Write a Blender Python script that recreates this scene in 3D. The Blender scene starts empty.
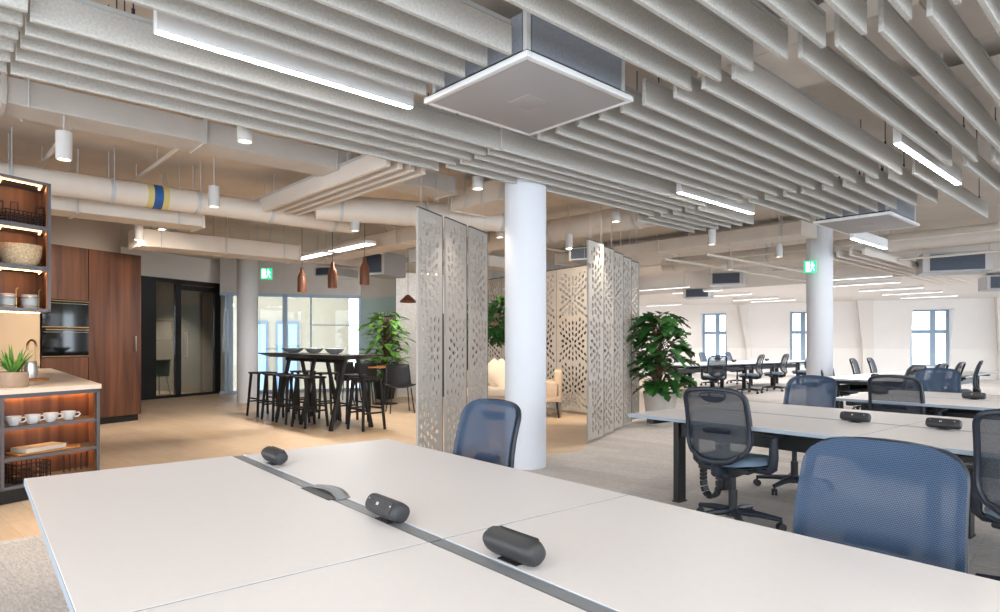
import bpy, bmesh, math, random
from mathutils import Vector, Matrix, Euler
R = math.radians
random.seed(7)
scene = bpy.context.scene
COL = scene.collection

# ------------------------------------------------------------------ frames
F_PX, HOR, CAM_H = 638.0, 342.5, 1.27
def U(u, d):                      # lateral/depth of a sight line at depth d
    return ((u-500)/F_PX*d, d)
def frame(deg):
    s, c = math.sin(R(deg)), math.cos(R(deg))
    def f(a, b): return (s*a - c*b, c*a + s*b)
    return f, R(90-deg)
DK, ROT_D = frame(50.4)           # desk grid
CG, ROT_C = frame(47.3)           # ceiling grid
KT, ROT_K = frame(24.4)           # kitchen / screen grid

# ------------------------------------------------------------------ materials
def _new(name):
    m = bpy.data.materials.new(name); m.use_nodes = True
    nt = m.node_tree
    return m, nt, nt.nodes['Principled BSDF']
def lin(c):
    return tuple(((x/255)/12.92 if x/255 <= .04045 else ((x/255+.055)/1.055)**2.4) for x in c)
def mat(name, rgb, rough=.5, metal=0, var=0.0, scale=30, bump=0.0, bscale=None, coat=0, spec=.5):
    m, nt, p = _new(name)
    c = lin(rgb)
    p.inputs['Base Color'].default_value = (*c, 1)
    p.inputs['Roughness'].default_value = rough
    p.inputs['Metallic'].default_value = metal
    p.inputs['Specular IOR Level'].default_value = spec
    if coat: p.inputs['Coat Weight'].default_value = coat
    tc = nt.nodes.new('ShaderNodeTexCoord')
    if var:
        n = nt.nodes.new('ShaderNodeTexNoise'); n.inputs['Scale'].default_value = scale
        n.inputs['Detail'].default_value = 6
        nt.links.new(tc.outputs['Object'], n.inputs['Vector'])
        r = nt.nodes.new('ShaderNodeValToRGB')
        r.color_ramp.elements[0].position = .3; r.color_ramp.elements[1].position = .7
        r.color_ramp.elements[0].color = (*[x*(1-var) for x in c], 1)
        r.color_ramp.elements[1].color = (*[min(1, x*(1+var)) for x in c], 1)
        nt.links.new(n.outputs['Fac'], r.inputs['Fac'])
        nt.links.new(r.outputs['Color'], p.inputs['Base Color'])
    if bump:
        n2 = nt.nodes.new('ShaderNodeTexNoise'); n2.inputs['Scale'].default_value = bscale or scale*3
        nt.links.new(tc.outputs['Object'], n2.inputs['Vector'])
        b = nt.nodes.new('ShaderNodeBump'); b.inputs['Strength'].default_value = bump
        b.inputs['Distance'].default_value = .004
        nt.links.new(n2.outputs['Fac'], b.inputs['Height'])
        nt.links.new(b.outputs['Normal'], p.inputs['Normal'])
    return m
def emit(name, rgb, strength):
    m, nt, p = _new(name)
    p.inputs['Base Color'].default_value = (*lin(rgb), 1)
    p.inputs['Emission Color'].default_value = (*lin(rgb), 1)
    p.inputs['Emission Strength'].default_value = strength
    return m
def wood(name, dark, light, stretch=(1, 1, .06), scale=9, rough=.45, rotz=0):
    m, nt, p = _new(name)
    tc = nt.nodes.new('ShaderNodeTexCoord'); mp = nt.nodes.new('ShaderNodeMapping')
    mp.inputs['Scale'].default_value = stretch; mp.inputs['Rotation'].default_value = (0, 0, rotz)
    nt.links.new(tc.outputs['Object'], mp.inputs['Vector'])
    n = nt.nodes.new('ShaderNodeTexNoise'); n.inputs['Scale'].default_value = scale
    n.inputs['Detail'].default_value = 9; n.inputs['Distortion'].default_value = .6
    nt.links.new(mp.outputs['Vector'], n.inputs['Vector'])
    r = nt.nodes.new('ShaderNodeValToRGB')
    r.color_ramp.elements[0].position = .32; r.color_ramp.elements[1].position = .68
    r.color_ramp.elements[0].color = (*lin(dark), 1); r.color_ramp.elements[1].color = (*lin(light), 1)
    nt.links.new(n.outputs['Fac'], r.inputs['Fac']); nt.links.new(r.outputs['Color'], p.inputs['Base Color'])
    p.inputs['Roughness'].default_value = rough
    return m
def planks(name, c1, c2, mortar, bw, rh, rot, rough, msize=.002, noise_amt=.35, nscale=6):
    m, nt, p = _new(name)
    tc = nt.nodes.new('ShaderNodeTexCoord'); mp = nt.nodes.new('ShaderNodeMapping')
    mp.inputs['Rotation'].default_value = (0, 0, rot)
    nt.links.new(tc.outputs['Object'], mp.inputs['Vector'])
    br = nt.nodes.new('ShaderNodeTexBrick')
    br.inputs['Color1'].default_value = (*lin(c1), 1); br.inputs['Color2'].default_value = (*lin(c2), 1)
    br.inputs['Mortar'].default_value = (*lin(mortar), 1); br.inputs['Scale'].default_value = 1
    br.inputs['Mortar Size'].default_value = msize; br.inputs['Brick Width'].default_value = bw
    br.inputs['Row Height'].default_value = rh
    nt.links.new(mp.outputs['Vector'], br.inputs['Vector'])
    mp2 = nt.nodes.new('ShaderNodeMapping'); mp2.inputs['Scale'].default_value = (1, 5, 1)
    nt.links.new(mp.outputs['Vector'], mp2.inputs['Vector'])
    n = nt.nodes.new('ShaderNodeTexNoise'); n.inputs['Scale'].default_value = nscale; n.inputs['Detail'].default_value = 8
    nt.links.new(mp2.outputs['Vector'], n.inputs['Vector'])
    mx = nt.nodes.new('ShaderNodeMix'); mx.data_type = 'RGBA'; mx.blend_type = 'OVERLAY'
    mx.inputs['Factor'].default_value = noise_amt
    nt.links.new(br.outputs['Color'], mx.inputs['A']); nt.links.new(n.outputs['Color'], mx.inputs['B'])
    hs = nt.nodes.new('ShaderNodeHueSaturation'); 
    nt.links.new(mx.outputs['Result'], hs.inputs['Color']); 
    bw_ = nt.nodes.new('ShaderNodeRGBToBW'); nt.links.new(n.outputs['Color'], bw_.inputs['Color'])
    nt.links.new(bw_.outputs['Val'], mx.inputs['B'])
    nt.links.new(hs.outputs['Color'], p.inputs['Base Color'])
    p.inputs['Roughness'].default_value = rough
    return m
def glass(name, tint=(255, 255, 255), alpha_rgb=(235, 240, 240), refl=.08):
    m, nt, p = _new(name)
    nt.nodes.remove(p)
    out = nt.nodes['Material Output']
    t = nt.nodes.new('ShaderNodeBsdfTransparent'); t.inputs['Color'].default_value = (*lin(alpha_rgb), 1)
    g = nt.nodes.new('ShaderNodeBsdfGlossy'); g.inputs['Roughness'].default_value = .02
    fr = nt.nodes.new('ShaderNodeFresnel'); fr.inputs['IOR'].default_value = 1.5
    mth = nt.nodes.new('ShaderNodeMath'); mth.operation = 'ADD'; mth.inputs[1].default_value = refl
    nt.links.new(fr.outputs['Fac'], mth.inputs[0])
    mx = nt.nodes.new('ShaderNodeMixShader')
    nt.links.new(mth.outputs['Value'], mx.inputs['Fac'])
    nt.links.new(t.outputs['BSDF'], mx.inputs[1]); nt.links.new(g.outputs['BSDF'], mx.inputs[2])
    nt.links.new(mx.outputs['Shader'], out.inputs['Surface'])
    return m
def net(name, rgb_a, rgb_b, open_lo, open_hi, cell=.0065):
    """woven see-through chair mesh: yarn grid with holes"""
    m, nt, p = _new(name)
    out = nt.nodes['Material Output']
    tc = nt.nodes.new('ShaderNodeTexCoord'); mp = nt.nodes.new('ShaderNodeMapping')
    mp.inputs['Rotation'].default_value = (R(90), 0, 0)
    nt.links.new(tc.outputs['Object'], mp.inputs['Vector'])
    br = nt.nodes.new('ShaderNodeTexBrick'); br.inputs['Scale'].default_value = 1
    br.inputs['Brick Width'].default_value = cell; br.inputs['Row Height'].default_value = cell*.8
    br.inputs['Mortar Size'].default_value = cell*.22
    br.inputs['Mortar Smooth'].default_value = .4
    br.inputs['Color1'].default_value = (1, 1, 1, 1); br.inputs['Color2'].default_value = (.8, .8, .8, 1)
    br.inputs['Mortar'].default_value = (0, 0, 0, 1)
    nt.links.new(mp.outputs['Vector'], br.inputs['Vector'])
    mr = nt.nodes.new('ShaderNodeMapRange')
    mr.inputs['To Min'].default_value = open_lo; mr.inputs['To Max'].default_value = open_hi
    nt.links.new(br.outputs['Color'], mr.inputs['Value'])
    mc = nt.nodes.new('ShaderNodeMix'); mc.data_type = 'RGBA'
    mc.inputs['A'].default_value = (*lin(rgb_a), 1); mc.inputs['B'].default_value = (*lin(rgb_b), 1)
    nt.links.new(br.outputs['Color'], mc.inputs['Factor'])
    geo = nt.nodes.new('ShaderNodeNewGeometry'); two = nt.nodes.new('ShaderNodeMix'); two.data_type = 'RGBA'   # shade of the back side put in as grey; lit front stays blue
    two.inputs['A'].default_value = (*lin((58, 64, 72)), 1)
    nt.links.new(geo.outputs['Backfacing'], two.inputs['Factor']); nt.links.new(mc.outputs['Result'], two.inputs['B'])
    nt.links.new(two.outputs['Result'], p.inputs['Base Color'])
    p.inputs['Roughness'].default_value = .55
    t = nt.nodes.new('ShaderNodeBsdfTransparent')
    mx = nt.nodes.new('ShaderNodeMixShader')
    nt.links.new(mr.outputs['Result'], mx.inputs['Fac'])
    nt.links.new(p.outputs['BSDF'], mx.inputs[1]); nt.links.new(t.outputs['BSDF'], mx.inputs[2])
    nt.links.new(mx.outputs['Shader'], out.inputs['Surface'])
    return m

M = dict(
    felt=mat('grey_felt', (196, 193, 187), .95, var=.13, scale=70, bump=.25, bscale=260),
    strip=mat('cream_strip', (222, 212, 202), .8),
    rail=mat('pale_rail', (188, 190, 190), .5),
    slab=mat('warm_concrete', (210, 199, 187), .9, var=.05, scale=3),
    plaster=mat('white_plaster', (238, 234, 230), .85, var=.015, scale=2),
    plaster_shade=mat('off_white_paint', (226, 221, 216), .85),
    column=mat('column_paint', (216, 218, 224), .6),
    service=mat('cream_duct_paint', (216, 206, 195), .65, var=.04, scale=4),
    galv=mat('pale_grey_duct', (196, 192, 188), .55, var=.04, scale=5),
    steel=mat('brushed_steel', (190, 186, 180), .3, 1),
    desk=mat('warm_white_laminate', (231, 227, 226), .42, var=.01, scale=60),
    desk_edge=mat('blue_grey_edge', (150, 163, 176), .5),
    tray=mat('grey_cable_lid', (146, 150, 154), .4, .3),
    black=mat('black_metal', (22, 23, 25), .45),
    blackp=mat('black_plastic', (27, 29, 33), .5),
    navy=mat('dark_navy_plastic', (30, 37, 49), .42),
    seat=mat('blue_grey_fabric', (120, 140, 160), .8, var=.08, scale=200, bump=.3),
    charcoal=mat('charcoal_plastic', (52, 52, 54), .5, var=.1, scale=300),
    socket=mat('black_socket', (12, 12, 13), .4),
    white=mat('white_ceramic', (232, 228, 224), .3),
    walnut=wood('walnut_veneer', (64, 38, 27), (108, 68, 47), (1, 1, .05), 10),
    walnut_in=wood('walnut_lining', (92, 60, 44), (142, 98, 72), (1, 1, .05), 10),
    oak=wood('orange_oak', (176, 112, 60), (206, 144, 88), (.2, 1, 1), 10),
    copper=wood('copper_wood', (92, 54, 34), (126, 76, 48), (1, 1, .2), 12, .4),
    slate=mat('slate_grey_lacquer', (92, 92, 98), .5),
    counter=mat('pale_stone', (226, 210, 194), .35, var=.03, scale=12),
    tan=mat('tan_splashback', (204, 178, 148), .5),
    bulk=mat('grey_bulkhead', (170, 158, 148), .8),
    blackframe=mat('black_frame', (18, 19, 22), .4),
    ovenglass=mat('black_oven_glass', (6, 7, 9), .05, spec=.8),
    brass=mat('brushed_brass', (196, 164, 120), .3, 1),
    screen=mat('grey_screen_board', (178, 171, 163), .8, var=.05, scale=80),
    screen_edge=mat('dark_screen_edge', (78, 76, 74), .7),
    leaf=mat('leaf_green', (44, 92, 38), .45, var=.35, scale=9),
    leaf_b=mat('leaf_bright_green', (98, 152, 60), .5, var=.3, scale=9),
    stem=mat('brown_stem', (92, 74, 50), .8),
    soil=mat('dark_soil', (50, 38, 30), .95),
    pot=mat('pale_grey_pot', (190, 184, 176), .7, var=.04, scale=20),
    potb=mat('taupe_pot', (160, 138, 118), .7, var=.08, scale=30),
    beige=mat('beige_upholstery', (190, 168, 146), .9, var=.08, scale=120, bump=.2),
    cream=mat('cream_cushion', (228, 212, 192), .9, var=.05, scale=100),
    mint=mat('mint_wall_paint', (204, 230, 228), .8),
    speck=mat('grey_speckled_wall', (172, 170, 168), .85, var=.12, scale=18),
    wicker=mat('woven_straw', (196, 170, 136), .9, var=.35, scale=70, bump=.8, bscale=60),
    wire=mat('black_wire', (20, 18, 18), .5),
    stone=planks('beige_facade_stone', (150, 137, 114), (160, 147, 124), (132, 120, 100), .9, .42, 0, .9, .012, .15, 3),
    outwin=mat('slate_blue_frame', (78, 96, 116), .5), outglass=mat('pale_blue_glazing', (120, 140, 158), .5),
    dark_backing=mat('shade_backing_dark', (52, 48, 46), .8),
    facade=mat('pale_render', (236, 234, 230), .9),
    fcu=mat('grey_unit_casing', (176, 178, 182), .5, .2),
    grille=mat('dark_blue_grille', (66, 74, 88), .5),
    sidegrille=mat('blue_grey_grille', (150, 157, 168), .5, var=.12, scale=60),
    cas=mat('grey_cassette_panel', (164, 160, 160), .6),
    casw=mat('white_cassette_frame', (226, 226, 226), .5),
    blue=mat('blue_tape', (24, 84, 150), .5),
    yellow=mat('yellow_band', (206, 190, 120), .6),
    winframe=mat('blue_grey_window_frame', (158, 180, 202), .5),
    bowl=mat('grey_bowl', (150, 156, 160), .4),
    book=mat('book_cover', (216, 204, 188), .7),
    led=emit('led_white', (255, 251, 247), 75),
    led_far=emit('led_white_far', (255, 251, 247), 7),
    warm=emit('led_warm', (255, 186, 112), 22),
    lens=emit('spot_lens', (255, 236, 208), 8),
    pend=emit('pendant_bulb', (255, 196, 120), 10),
    exit=emit('exit_green', (20, 186, 120), 1.6),
    exitw=emit('exit_white', (225, 255, 240), 2.2),
    glass=glass('clear_glass'),
    glassd=glass('smoked_glass', alpha_rgb=(196, 200, 198), refl=.10),
    glassw=glass('window_glass', alpha_rgb=(242, 246, 249), refl=-.02),
    meshback=net('navy_chair_net', (27, 43, 66), (70, 108, 148), .11, .36),
    floorwood=planks('pale_oak_planks', (206, 180, 152), (214, 190, 164), (184, 156, 126), 1.4, .19, ROT_C, .38, .002, .25),
    carpet=planks('grey_beige_carpet_tiles', (186, 180, 176), (202, 196, 191), (180, 174, 169), 1.0, .25, ROT_C, .95, .004, .75, 26),
)

# ------------------------------------------------------------------ mesh builder
class MB:
    def __init__(self): self.bm = bmesh.new()
    def box(self, c, s, rz=0, bev=0, seg=2, rot=None):
        m = Matrix.Translation(c) @ (rot.to_matrix().to_4x4() if rot else Matrix.Rotation(rz, 4, 'Z')) @ Matrix.Diagonal((*s, 1))
        r = bmesh.ops.create_cube(self.bm, size=1, matrix=m)
        if bev:
            es = list({e for v in r['verts'] for e in v.link_edges})
            bmesh.ops.bevel(self.bm, geom=es, offset=bev, segments=seg, affect='EDGES', profile=.5)
        return self
    def cyl(self, p0, p1, r0, r1=None, n=16, cap=True):
        p0, p1 = Vector(p0), Vector(p1); r1 = r0 if r1 is None else r1
        d = p1-p0; q = Vector((0, 0, 1)).rotation_difference(d.normalized())
        m = Matrix.Translation((p0+p1)/2) @ q.to_matrix().to_4x4()
        bmesh.ops.create_cone(self.bm, cap_ends=cap, segments=n, radius1=r0, radius2=r1, depth=d.length, matrix=m)
        return self
    def tube(self, pts, r, n=8, closed=False, flat=1.0, up=None):
        pts = [Vector(p) for p in pts]; N = len(pts); rings = []
        rad = r if isinstance(r, (list, tuple)) else [r]*N
        prev = None
        for i, p in enumerate(pts):
            a = pts[(i-1) % N] if closed or i > 0 else p
            b = pts[(i+1) % N] if closed or i < N-1 else p
            t = (b-a).normalized()
            if up is not None: x = Vector(up).cross(t)
            elif prev is None: x = t.orthogonal()
            else: x = prev - t*prev.dot(t)
            if x.length < 1e-6: x = t.orthogonal()
            x.normalize(); y = t.cross(x).normalized(); prev = x
            rings.append([self.bm.verts.new(p + x*math.cos(k*2*math.pi/n)*rad[i] + y*math.sin(k*2*math.pi/n)*rad[i]*flat) for k in range(n)])
        for i in range(N if closed else N-1):
            A, B = rings[i], rings[(i+1) % N]
            for k in range(n): self.bm.faces.new((A[k], A[(k+1) % n], B[(k+1) % n], B[k]))
        if not closed:
            self.bm.faces.new(rings[0][::-1]); self.bm.faces.new(rings[-1])
        return self
    def prism(self, poly, z0, z1):
        lo = [self.bm.verts.new((x, y, z0)) for x, y in poly]; hi = [self.bm.verts.new((x, y, z1)) for x, y in poly]
        n = len(poly)
        self.bm.faces.new(lo[::-1]); self.bm.faces.new(hi)
        for i in range(n): self.bm.faces.new((lo[i], lo[(i+1) % n], hi[(i+1) % n], hi[i]))
        return self
    def lathe(self, prof, n=24, c=(0, 0, 0)):
        rings = []
        for r, z in prof:
            if r < 1e-5: rings.append([self.bm.verts.new((c[0], c[1], c[2]+z))])
            else: rings.append([self.bm.verts.new((c[0]+r*math.cos(k*2*math.pi/n), c[1]+r*math.sin(k*2*math.pi/n), c[2]+z)) for k in range(n)])
        for A, B in zip(rings, rings[1:]):
            for k in range(n):
                a = [A[k % len(A)], A[(k+1) % len(A)]] if len(A) > 1 else [A[0]]
                b = [B[(k+1) % n], B[k]] if len(B) > 1 else [B[0]]
                f = a+b
                if len(f) > 2: self.bm.faces.new(f)
        return self
    def ell(self, c, r, n=16, rz=0):
        m = Matrix.Translation(c) @ Matrix.Rotation(rz, 4, 'Z') @ Matrix.Diagonal((*r, 1))
        bmesh.ops.create_uvsphere(self.bm, u_segments=n, v_segments=max(6, n//2), radius=1, matrix=m)
        return self
    def grid(self, f, nu, nv):
        V = [[self.bm.verts.new(f(i/nu, j/nv)) for j in range(nv+1)] for i in range(nu+1)]
        for i in range(nu):
            for j in range(nv): self.bm.faces.new((V[i][j], V[i+1][j], V[i+1][j+1], V[i][j+1]))
        return self
    def quad(self, *p):
        self.bm.faces.new([self.bm.verts.new(x) for x in p]); return self
    def obj(self, name, m, parent=None, loc=(0, 0, 0), rz=0, smooth=True, ang=38, flip=0):
        bmesh.ops.recalc_face_normals(self.bm, faces=self.bm.faces)
        if flip == 1:
            for f_ in self.bm.faces:
                if f_.normal.y > 0: f_.normal_flip()
        me = bpy.data.meshes.new(name); self.bm.to_mesh(me); self.bm.free()
        me.materials.append(M[m] if isinstance(m, str) else m)
        if smooth:
            me.shade_smooth(); me.set_sharp_from_angle(angle=R(ang))
        o = bpy.data.objects.new(name, me); COL.objects.link(o)
        o.location = loc; o.rotation_euler = (0, 0, rz)
        if parent: o.parent = parent
        return o

def tag(o, label=None, cat=None, group=None, kind=None):
    if label: o['label'] = label
    if cat: o['category'] = cat
    if group: o['group'] = group
    if kind: o['kind'] = kind
    return o
def thing(name, label, cat, loc=(0, 0, 0), rz=0, group=None):
    o = bpy.data.objects.new(name, None); COL.objects.link(o); o.empty_display_size = .1
    o.location = loc if len(loc) == 3 else (*loc, 0); o.rotation_euler = (0, 0, rz)
    return tag(o, label, cat, group)
def struct(o, label=None): return tag(o, label, kind='structure')
def dup(root, loc, rz, label=None, group=None):
    def cp(o, par):
        c = o.copy(); COL.objects.link(c)
        if par: c.parent = par
        for ch in list(o.children): cp(ch, c)
        return c
    r = cp(root, None); r.location = loc if len(loc) == 3 else (*loc, 0); r.rotation_euler = (0, 0, rz)
    if label: r['label'] = label
    if group: r['group'] = group
    return r
ORD = ['nearest', 'second', 'third', 'fourth', 'fifth', 'sixth', 'seventh', 'eighth', 'ninth', 'tenth', 'eleventh',
       'twelfth', 'thirteenth', 'fourteenth', 'fifteenth', 'sixteenth', 'seventeenth', 'eighteenth', 'nineteenth', 'twentieth']

# ------------------------------------------------------------------ camera
cam = bpy.data.cameras.new('camera'); co = bpy.data.objects.new('camera', cam); COL.objects.link(co)
cam.sensor_width = 36; cam.lens = F_PX/1000*36; cam.shift_y = (HOR-306)/1000
cam.clip_start = .05; cam.clip_end = 300
co.location = (0, 0, CAM_H); co.rotation_euler = (R(90), 0, 0)
scene.camera = co

# ------------------------------------------------------------------ room shell
SLAB = 3.32
def wall(name, p, q, z0, z1, m, th=.12, side=1):
    """wall from p to q; thickness grows to one side"""
    p, q = Vector(p), Vector(q); d = (q-p).normalized(); n = Vector((-d.y, d.x))*th*side
    b = MB(); b.prism([tuple(p), tuple(q), tuple(q+n), tuple(p+n)], z0, z1)
    return struct(b.obj(name, m, smooth=False))
sR0 = Vector((1.05, 7.95)); kd = Vector((math.sin(R(24.4)), math.cos(R(24.4)))); dd = Vector((kd.y, -kd.x))
W0 = Vector((15.2, 22.6))                        # on the far window wall
pL = Vector(DK(-12, 5.13)); pM = Vector(DK(5.55, 5.18)); pT = sR0+kd*12
far_l = W0-dd*11.9; far_r = W0+dd*7
b = MB(); b.prism([tuple(pL), (-14, -5), (25.9, -5), tuple(far_r+dd*2), tuple(far_l), tuple(pT), tuple(sR0+kd*.1), tuple(pM)][::-1], 0, .004)
struct(b.obj('floor', 'carpet', smooth=False))
g0 = Vector((-7.88, 14.1)); gp = Vector((-kd.y, kd.x)); wa = Vector((-6.85, 15.6)); wd = Vector((.94, .342)); wb = Vector(U(361, 16.7))
wn = Vector((-wd.y, wd.x))*.15
ROOM = [(-14, -5), (26, -5), tuple(far_r+kd*.45+dd*1.5), tuple(far_l+kd*.45), (3.5, 17.35), (-2.6, 15.5), tuple(wb+wn), tuple(wa+wn), tuple(g0+kd*3.6+gp*.3), tuple(g0+kd*3.6+gp*3.4), tuple(g0-kd*1.8+gp*3.4), (-14, 11)]
b = MB(); b.prism(ROOM, -.12, 0); struct(b.obj('floor', 'floorwood', smooth=False))
b = MB(); b.prism(ROOM, SLAB, SLAB+.25); struct(b.obj('ceiling', 'slab', smooth=False))
# lowered soffit in front of the far windows
b = MB(); s0, s1 = DK(16.2, 14), DK(16.2, -8)
b.prism([tuple(s0), tuple(s1), tuple(far_r+dd*3), tuple(far_l+dd*.2)], 2.76, SLAB); struct(b.obj('ceiling', 'plaster_shade', smooth=False))

# far wall with three tall windows: vertical base, upper part leaning in (mansard) with dormer reveals
def on_far(u):                                   # parameter along the far wall of a sight line
    k = (u-500)/F_PX
    return (k*W0.y - W0.x)/(dd.x - k*dd.y)
wins = [(on_far(702), on_far(727)), (on_far(790), on_far(812)), (on_far(910.5), on_far(950.5))]
t_l, t_r = -11.9, 7.0
LEAN, ZK = .75, 1.05
def fw(t, z, out=0):                             # point on the leaning wall face
    lean = 0 if z <= ZK else (z-ZK)/(2.76-ZK)*LEAN
    p = W0+dd*t-kd*(lean-out); return (p.x, p.y, z)
edges = [t_l]+[x for w in wins for x in w]+[t_r]
b = MB()
for i in range(0, len(edges), 2):
    a, c = edges[i], edges[i+1]
    b.quad(fw(a, 0), fw(c, 0), fw(c, ZK), fw(a, ZK)); b.quad(fw(a, ZK), fw(c, ZK), fw(c, 2.76), fw(a, 2.76))
HEAD, SILL = 2.44, .42
for a, c in wins:
    b.quad(fw(a, 0), fw(c, 0), fw(c, SILL), fw(a, SILL)); b.quad(fw(a, HEAD), fw(c, HEAD), fw(c, 2.76), fw(a, 2.76))
    o = .35                                      # reveals
    def bk(t, z): p = W0+dd*t+kd*o; return (p.x, p.y, z)
    for t in (a, c):
        b.quad(fw(t, SILL), fw(t, ZK), bk(t, ZK), bk(t, SILL)); b.quad(fw(t, ZK), fw(t, HEAD), bk(t, HEAD), bk(t, ZK))
    b.quad(fw(a, SILL), fw(c, SILL), bk(c, SILL), bk(a, SILL)); b.quad(fw(a, HEAD), fw(c, HEAD), bk(c, HEAD), bk(a, HEAD))
wf = b.obj('wall_far', 'plaster', smooth=False); struct(wf)
for i, (a, c) in enumerate(wins):
    mid = W0+dd*((a+c)/2)+kd*.3; w = abs(c-a); rz = math.atan2(dd.y, dd.x)
    t = MB()
    for x, ww in ((-w/2+.045, .09), (w/2-.045, .09), (w*.1, .17)): t.box((x, 0, (HEAD+SILL)/2), (ww, .07, HEAD-SILL))
    for z, h in ((SILL+.03, .06), (HEAD-.03, .06), (1.66, .13)): t.box((0, 0, z), (w, .06, h))
    root = thing('window_%d' % (i+1), None, None, (mid.x, mid.y, 0), rz); struct(root)
    t.obj('window_frame', 'winframe', root, smooth=False)
    g = MB(); g.box((0, .01, (HEAD+SILL)/2), (w-.06, .008, HEAD-SILL-.06)); g.obj('pane', 'glassw', root, smooth=False)
# tapering piers on the far wall
def pier(t0, t1, nm):
    b = MB()
    z = 2.76
    lo = [fw(t0, 0), fw(t1, 0)]; kn = [fw(t0, ZK), fw(t1, ZK)]; hi = [fw(t0-.25, z), fw(t1-.1, z)]
    off = Vector((-kd.x*.28, -kd.y*.28, 0))
    P = [[Vector(x)+off for x in r] for r in (lo, kn, hi)]; Q = [[Vector(x) for x in r] for r in (lo, kn, hi)]
    for k in range(2):
        b.quad(P[k][0], P[k][1], P[k+1][1], P[k+1][0])
        b.quad(P[k][0], P[k+1][0], Q[k+1][0], Q[k][0]); b.quad(P[k][1], P[k+1][1], Q[k+1][1], Q[k][1])
    struct(b.obj(nm, 'plaster_shade', smooth=False))
pier(on_far(747), on_far(752), 'trim_1'); pier(on_far(862), on_far(873), 'trim_2'); pier(on_far(997), on_far(1040), 'trim_3')

# side / back walls
lg0, lg1 = Vector(U(396, 15.2)), Vector((3.6, 17.2))
wall('wall_lounge', lg0, lg1, 0, SLAB, 'speck'); wall('added_dark_backing', Vector(U(432, 14.9)), Vector((3.3, 16.6)), 0, 1.95, 'dark_backing', .04); wall('wall_side', lg1, far_l, 0, SLAB, 'plaster')  # unseen dark panel added to make the back screen's holes look shaded
wa = Vector((-6.85, 15.6)); wd = Vector((.94, .342)); 
wb = Vector(U(361, 16.7))
teal1 = Vector(U(398, 15.4))
wall('wall_mint', wb, teal1, 0, 2.4, 'mint'); wall('wall_bulkhead', wb, teal1, 2.4, SLAB, 'plaster')
# kitchen side wall far out of frame on the left
wall('wall_left', (-5.1, 4.3), (-9.6, 9.7), 0, SLAB, 'plaster'); wall('wall_kitchen', (-9.6, 9.7), (-8.9, 12.0), 0, SLAB, 'plaster')

# glass partition of the meeting room (kitchen grid)
g0 = Vector((-7.88, 14.1)); gl = 2.06
root = thing('door_1', None, None, (g0.x, g0.y, 0), ROT_K); struct(root)
H_G = 2.74
def gx(u):                                        # distance along the partition of a sight line
    k = (u-500)/F_PX
    return (k*g0.y - g0.x)/(kd.x - k*kd.y)
xs = [gx(u) for u in (143, 155, 175, 180, 214, 220)]
p = MB(); p.box(((xs[1]-3)/2, 0, H_G/2), (xs[1]+3, .08, H_G)); p.obj('black_panel', 'blackframe', root, smooth=False)
p = MB()
for a, c in ((xs[2], xs[3]), (xs[4], xs[5])): p.box(((a+c)/2, 0, H_G/2), (c-a, .09, H_G))
p.box(((xs[1]+xs[5])/2, 0, H_G-.05), (xs[5]-xs[1], .09, .1)); p.box(((xs[1]+xs[5])/2, 0, .03), (xs[5]-xs[1], .09, .06))
p.box(((xs[3]+xs[4])/2, 0, 2.56), (xs[4]-xs[3], .085, .12)); p.obj('door_frame', 'blackframe', root, smooth=False)
p = MB(); p.box(((xs[1]+xs[2])/2, 0, H_G/2), (xs[2]-xs[1], .012, H_G-.1)); p.obj('side_pane', 'glassd', root, smooth=False)
p = MB(); p.box(((xs[3]+xs[4])/2, 0, H_G/2-.05), (xs[4]-xs[3], .012, H_G-.15)); p.obj('door_pane', 'glassd', root, smooth=False)
p = MB(); p.cyl((xs[3]+.14, -.06, .9), (xs[3]+.14, -.06, 1.55), .014, n=10); p.box((xs[3]+.14, -.03, .95), (.02, .06, .02)); p.box((xs[3]+.14, -.03, 1.5), (.02, .06, .02))
p.obj('door_handle', 'steel', root)
gp = Vector((-kd.y, kd.x))                        # into the meeting room (left/back)
wall('wall_partition', g0-kd*3, g0+kd*(xs[5]), H_G, SLAB, 'plaster')
wall('wall_meeting', g0-kd*1.6+gp*3.2, g0+kd*3.5+gp*3.2, 0, SLAB, 'bulk'); wall('wall_meeting_side', g0-kd*1.6+gp*3.2, g0-kd*1.6, 0, SLAB, 'bulk')
c1 = g0+kd*xs[5]
wall('wall_corner', c1, wa+wd*.12, 0, SLAB, 'plaster'); wall('wall_meeting_end', c1+gp*.05, c1+gp*3.2, 0, SLAB, 'bulk')
# window wall behind the bar table
def wx(u):
    k = (u-500)/F_PX
    return (k*wa.y - wa.x)/(wd.x - k*wd.y)
WH = 2.5
rw = math.atan2(wd.y, wd.x)
wall('wall_window_head', wa, wb, WH, SLAB, 'galv')
root = thing('window_4', None, None, (wa.x, wa.y, 0), rw); struct(root)
p = MB(); L = (wb-wa).length
for u, w in ((226, .05), (231, .1), (285, .12), (311, .035), (360, .06)): p.box((wx(u), 0, WH/2), (w, .09, WH))
p.box((L/2, 0, WH-.04), (L, .09, .08)); p.box((L/2, 0, .04), (L, .09, .08)); p.box(((wx(311)+wx(360))/2, 0, 1.72), (wx(360)-wx(311), .04, .025))
p.obj('window_frame', 'winframe', root, smooth=False)
p = MB(); p.box((L/2, 0, WH/2), (L-.1, .012, WH-.1)); p.obj('pane', 'glassw', root, smooth=False)

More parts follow.
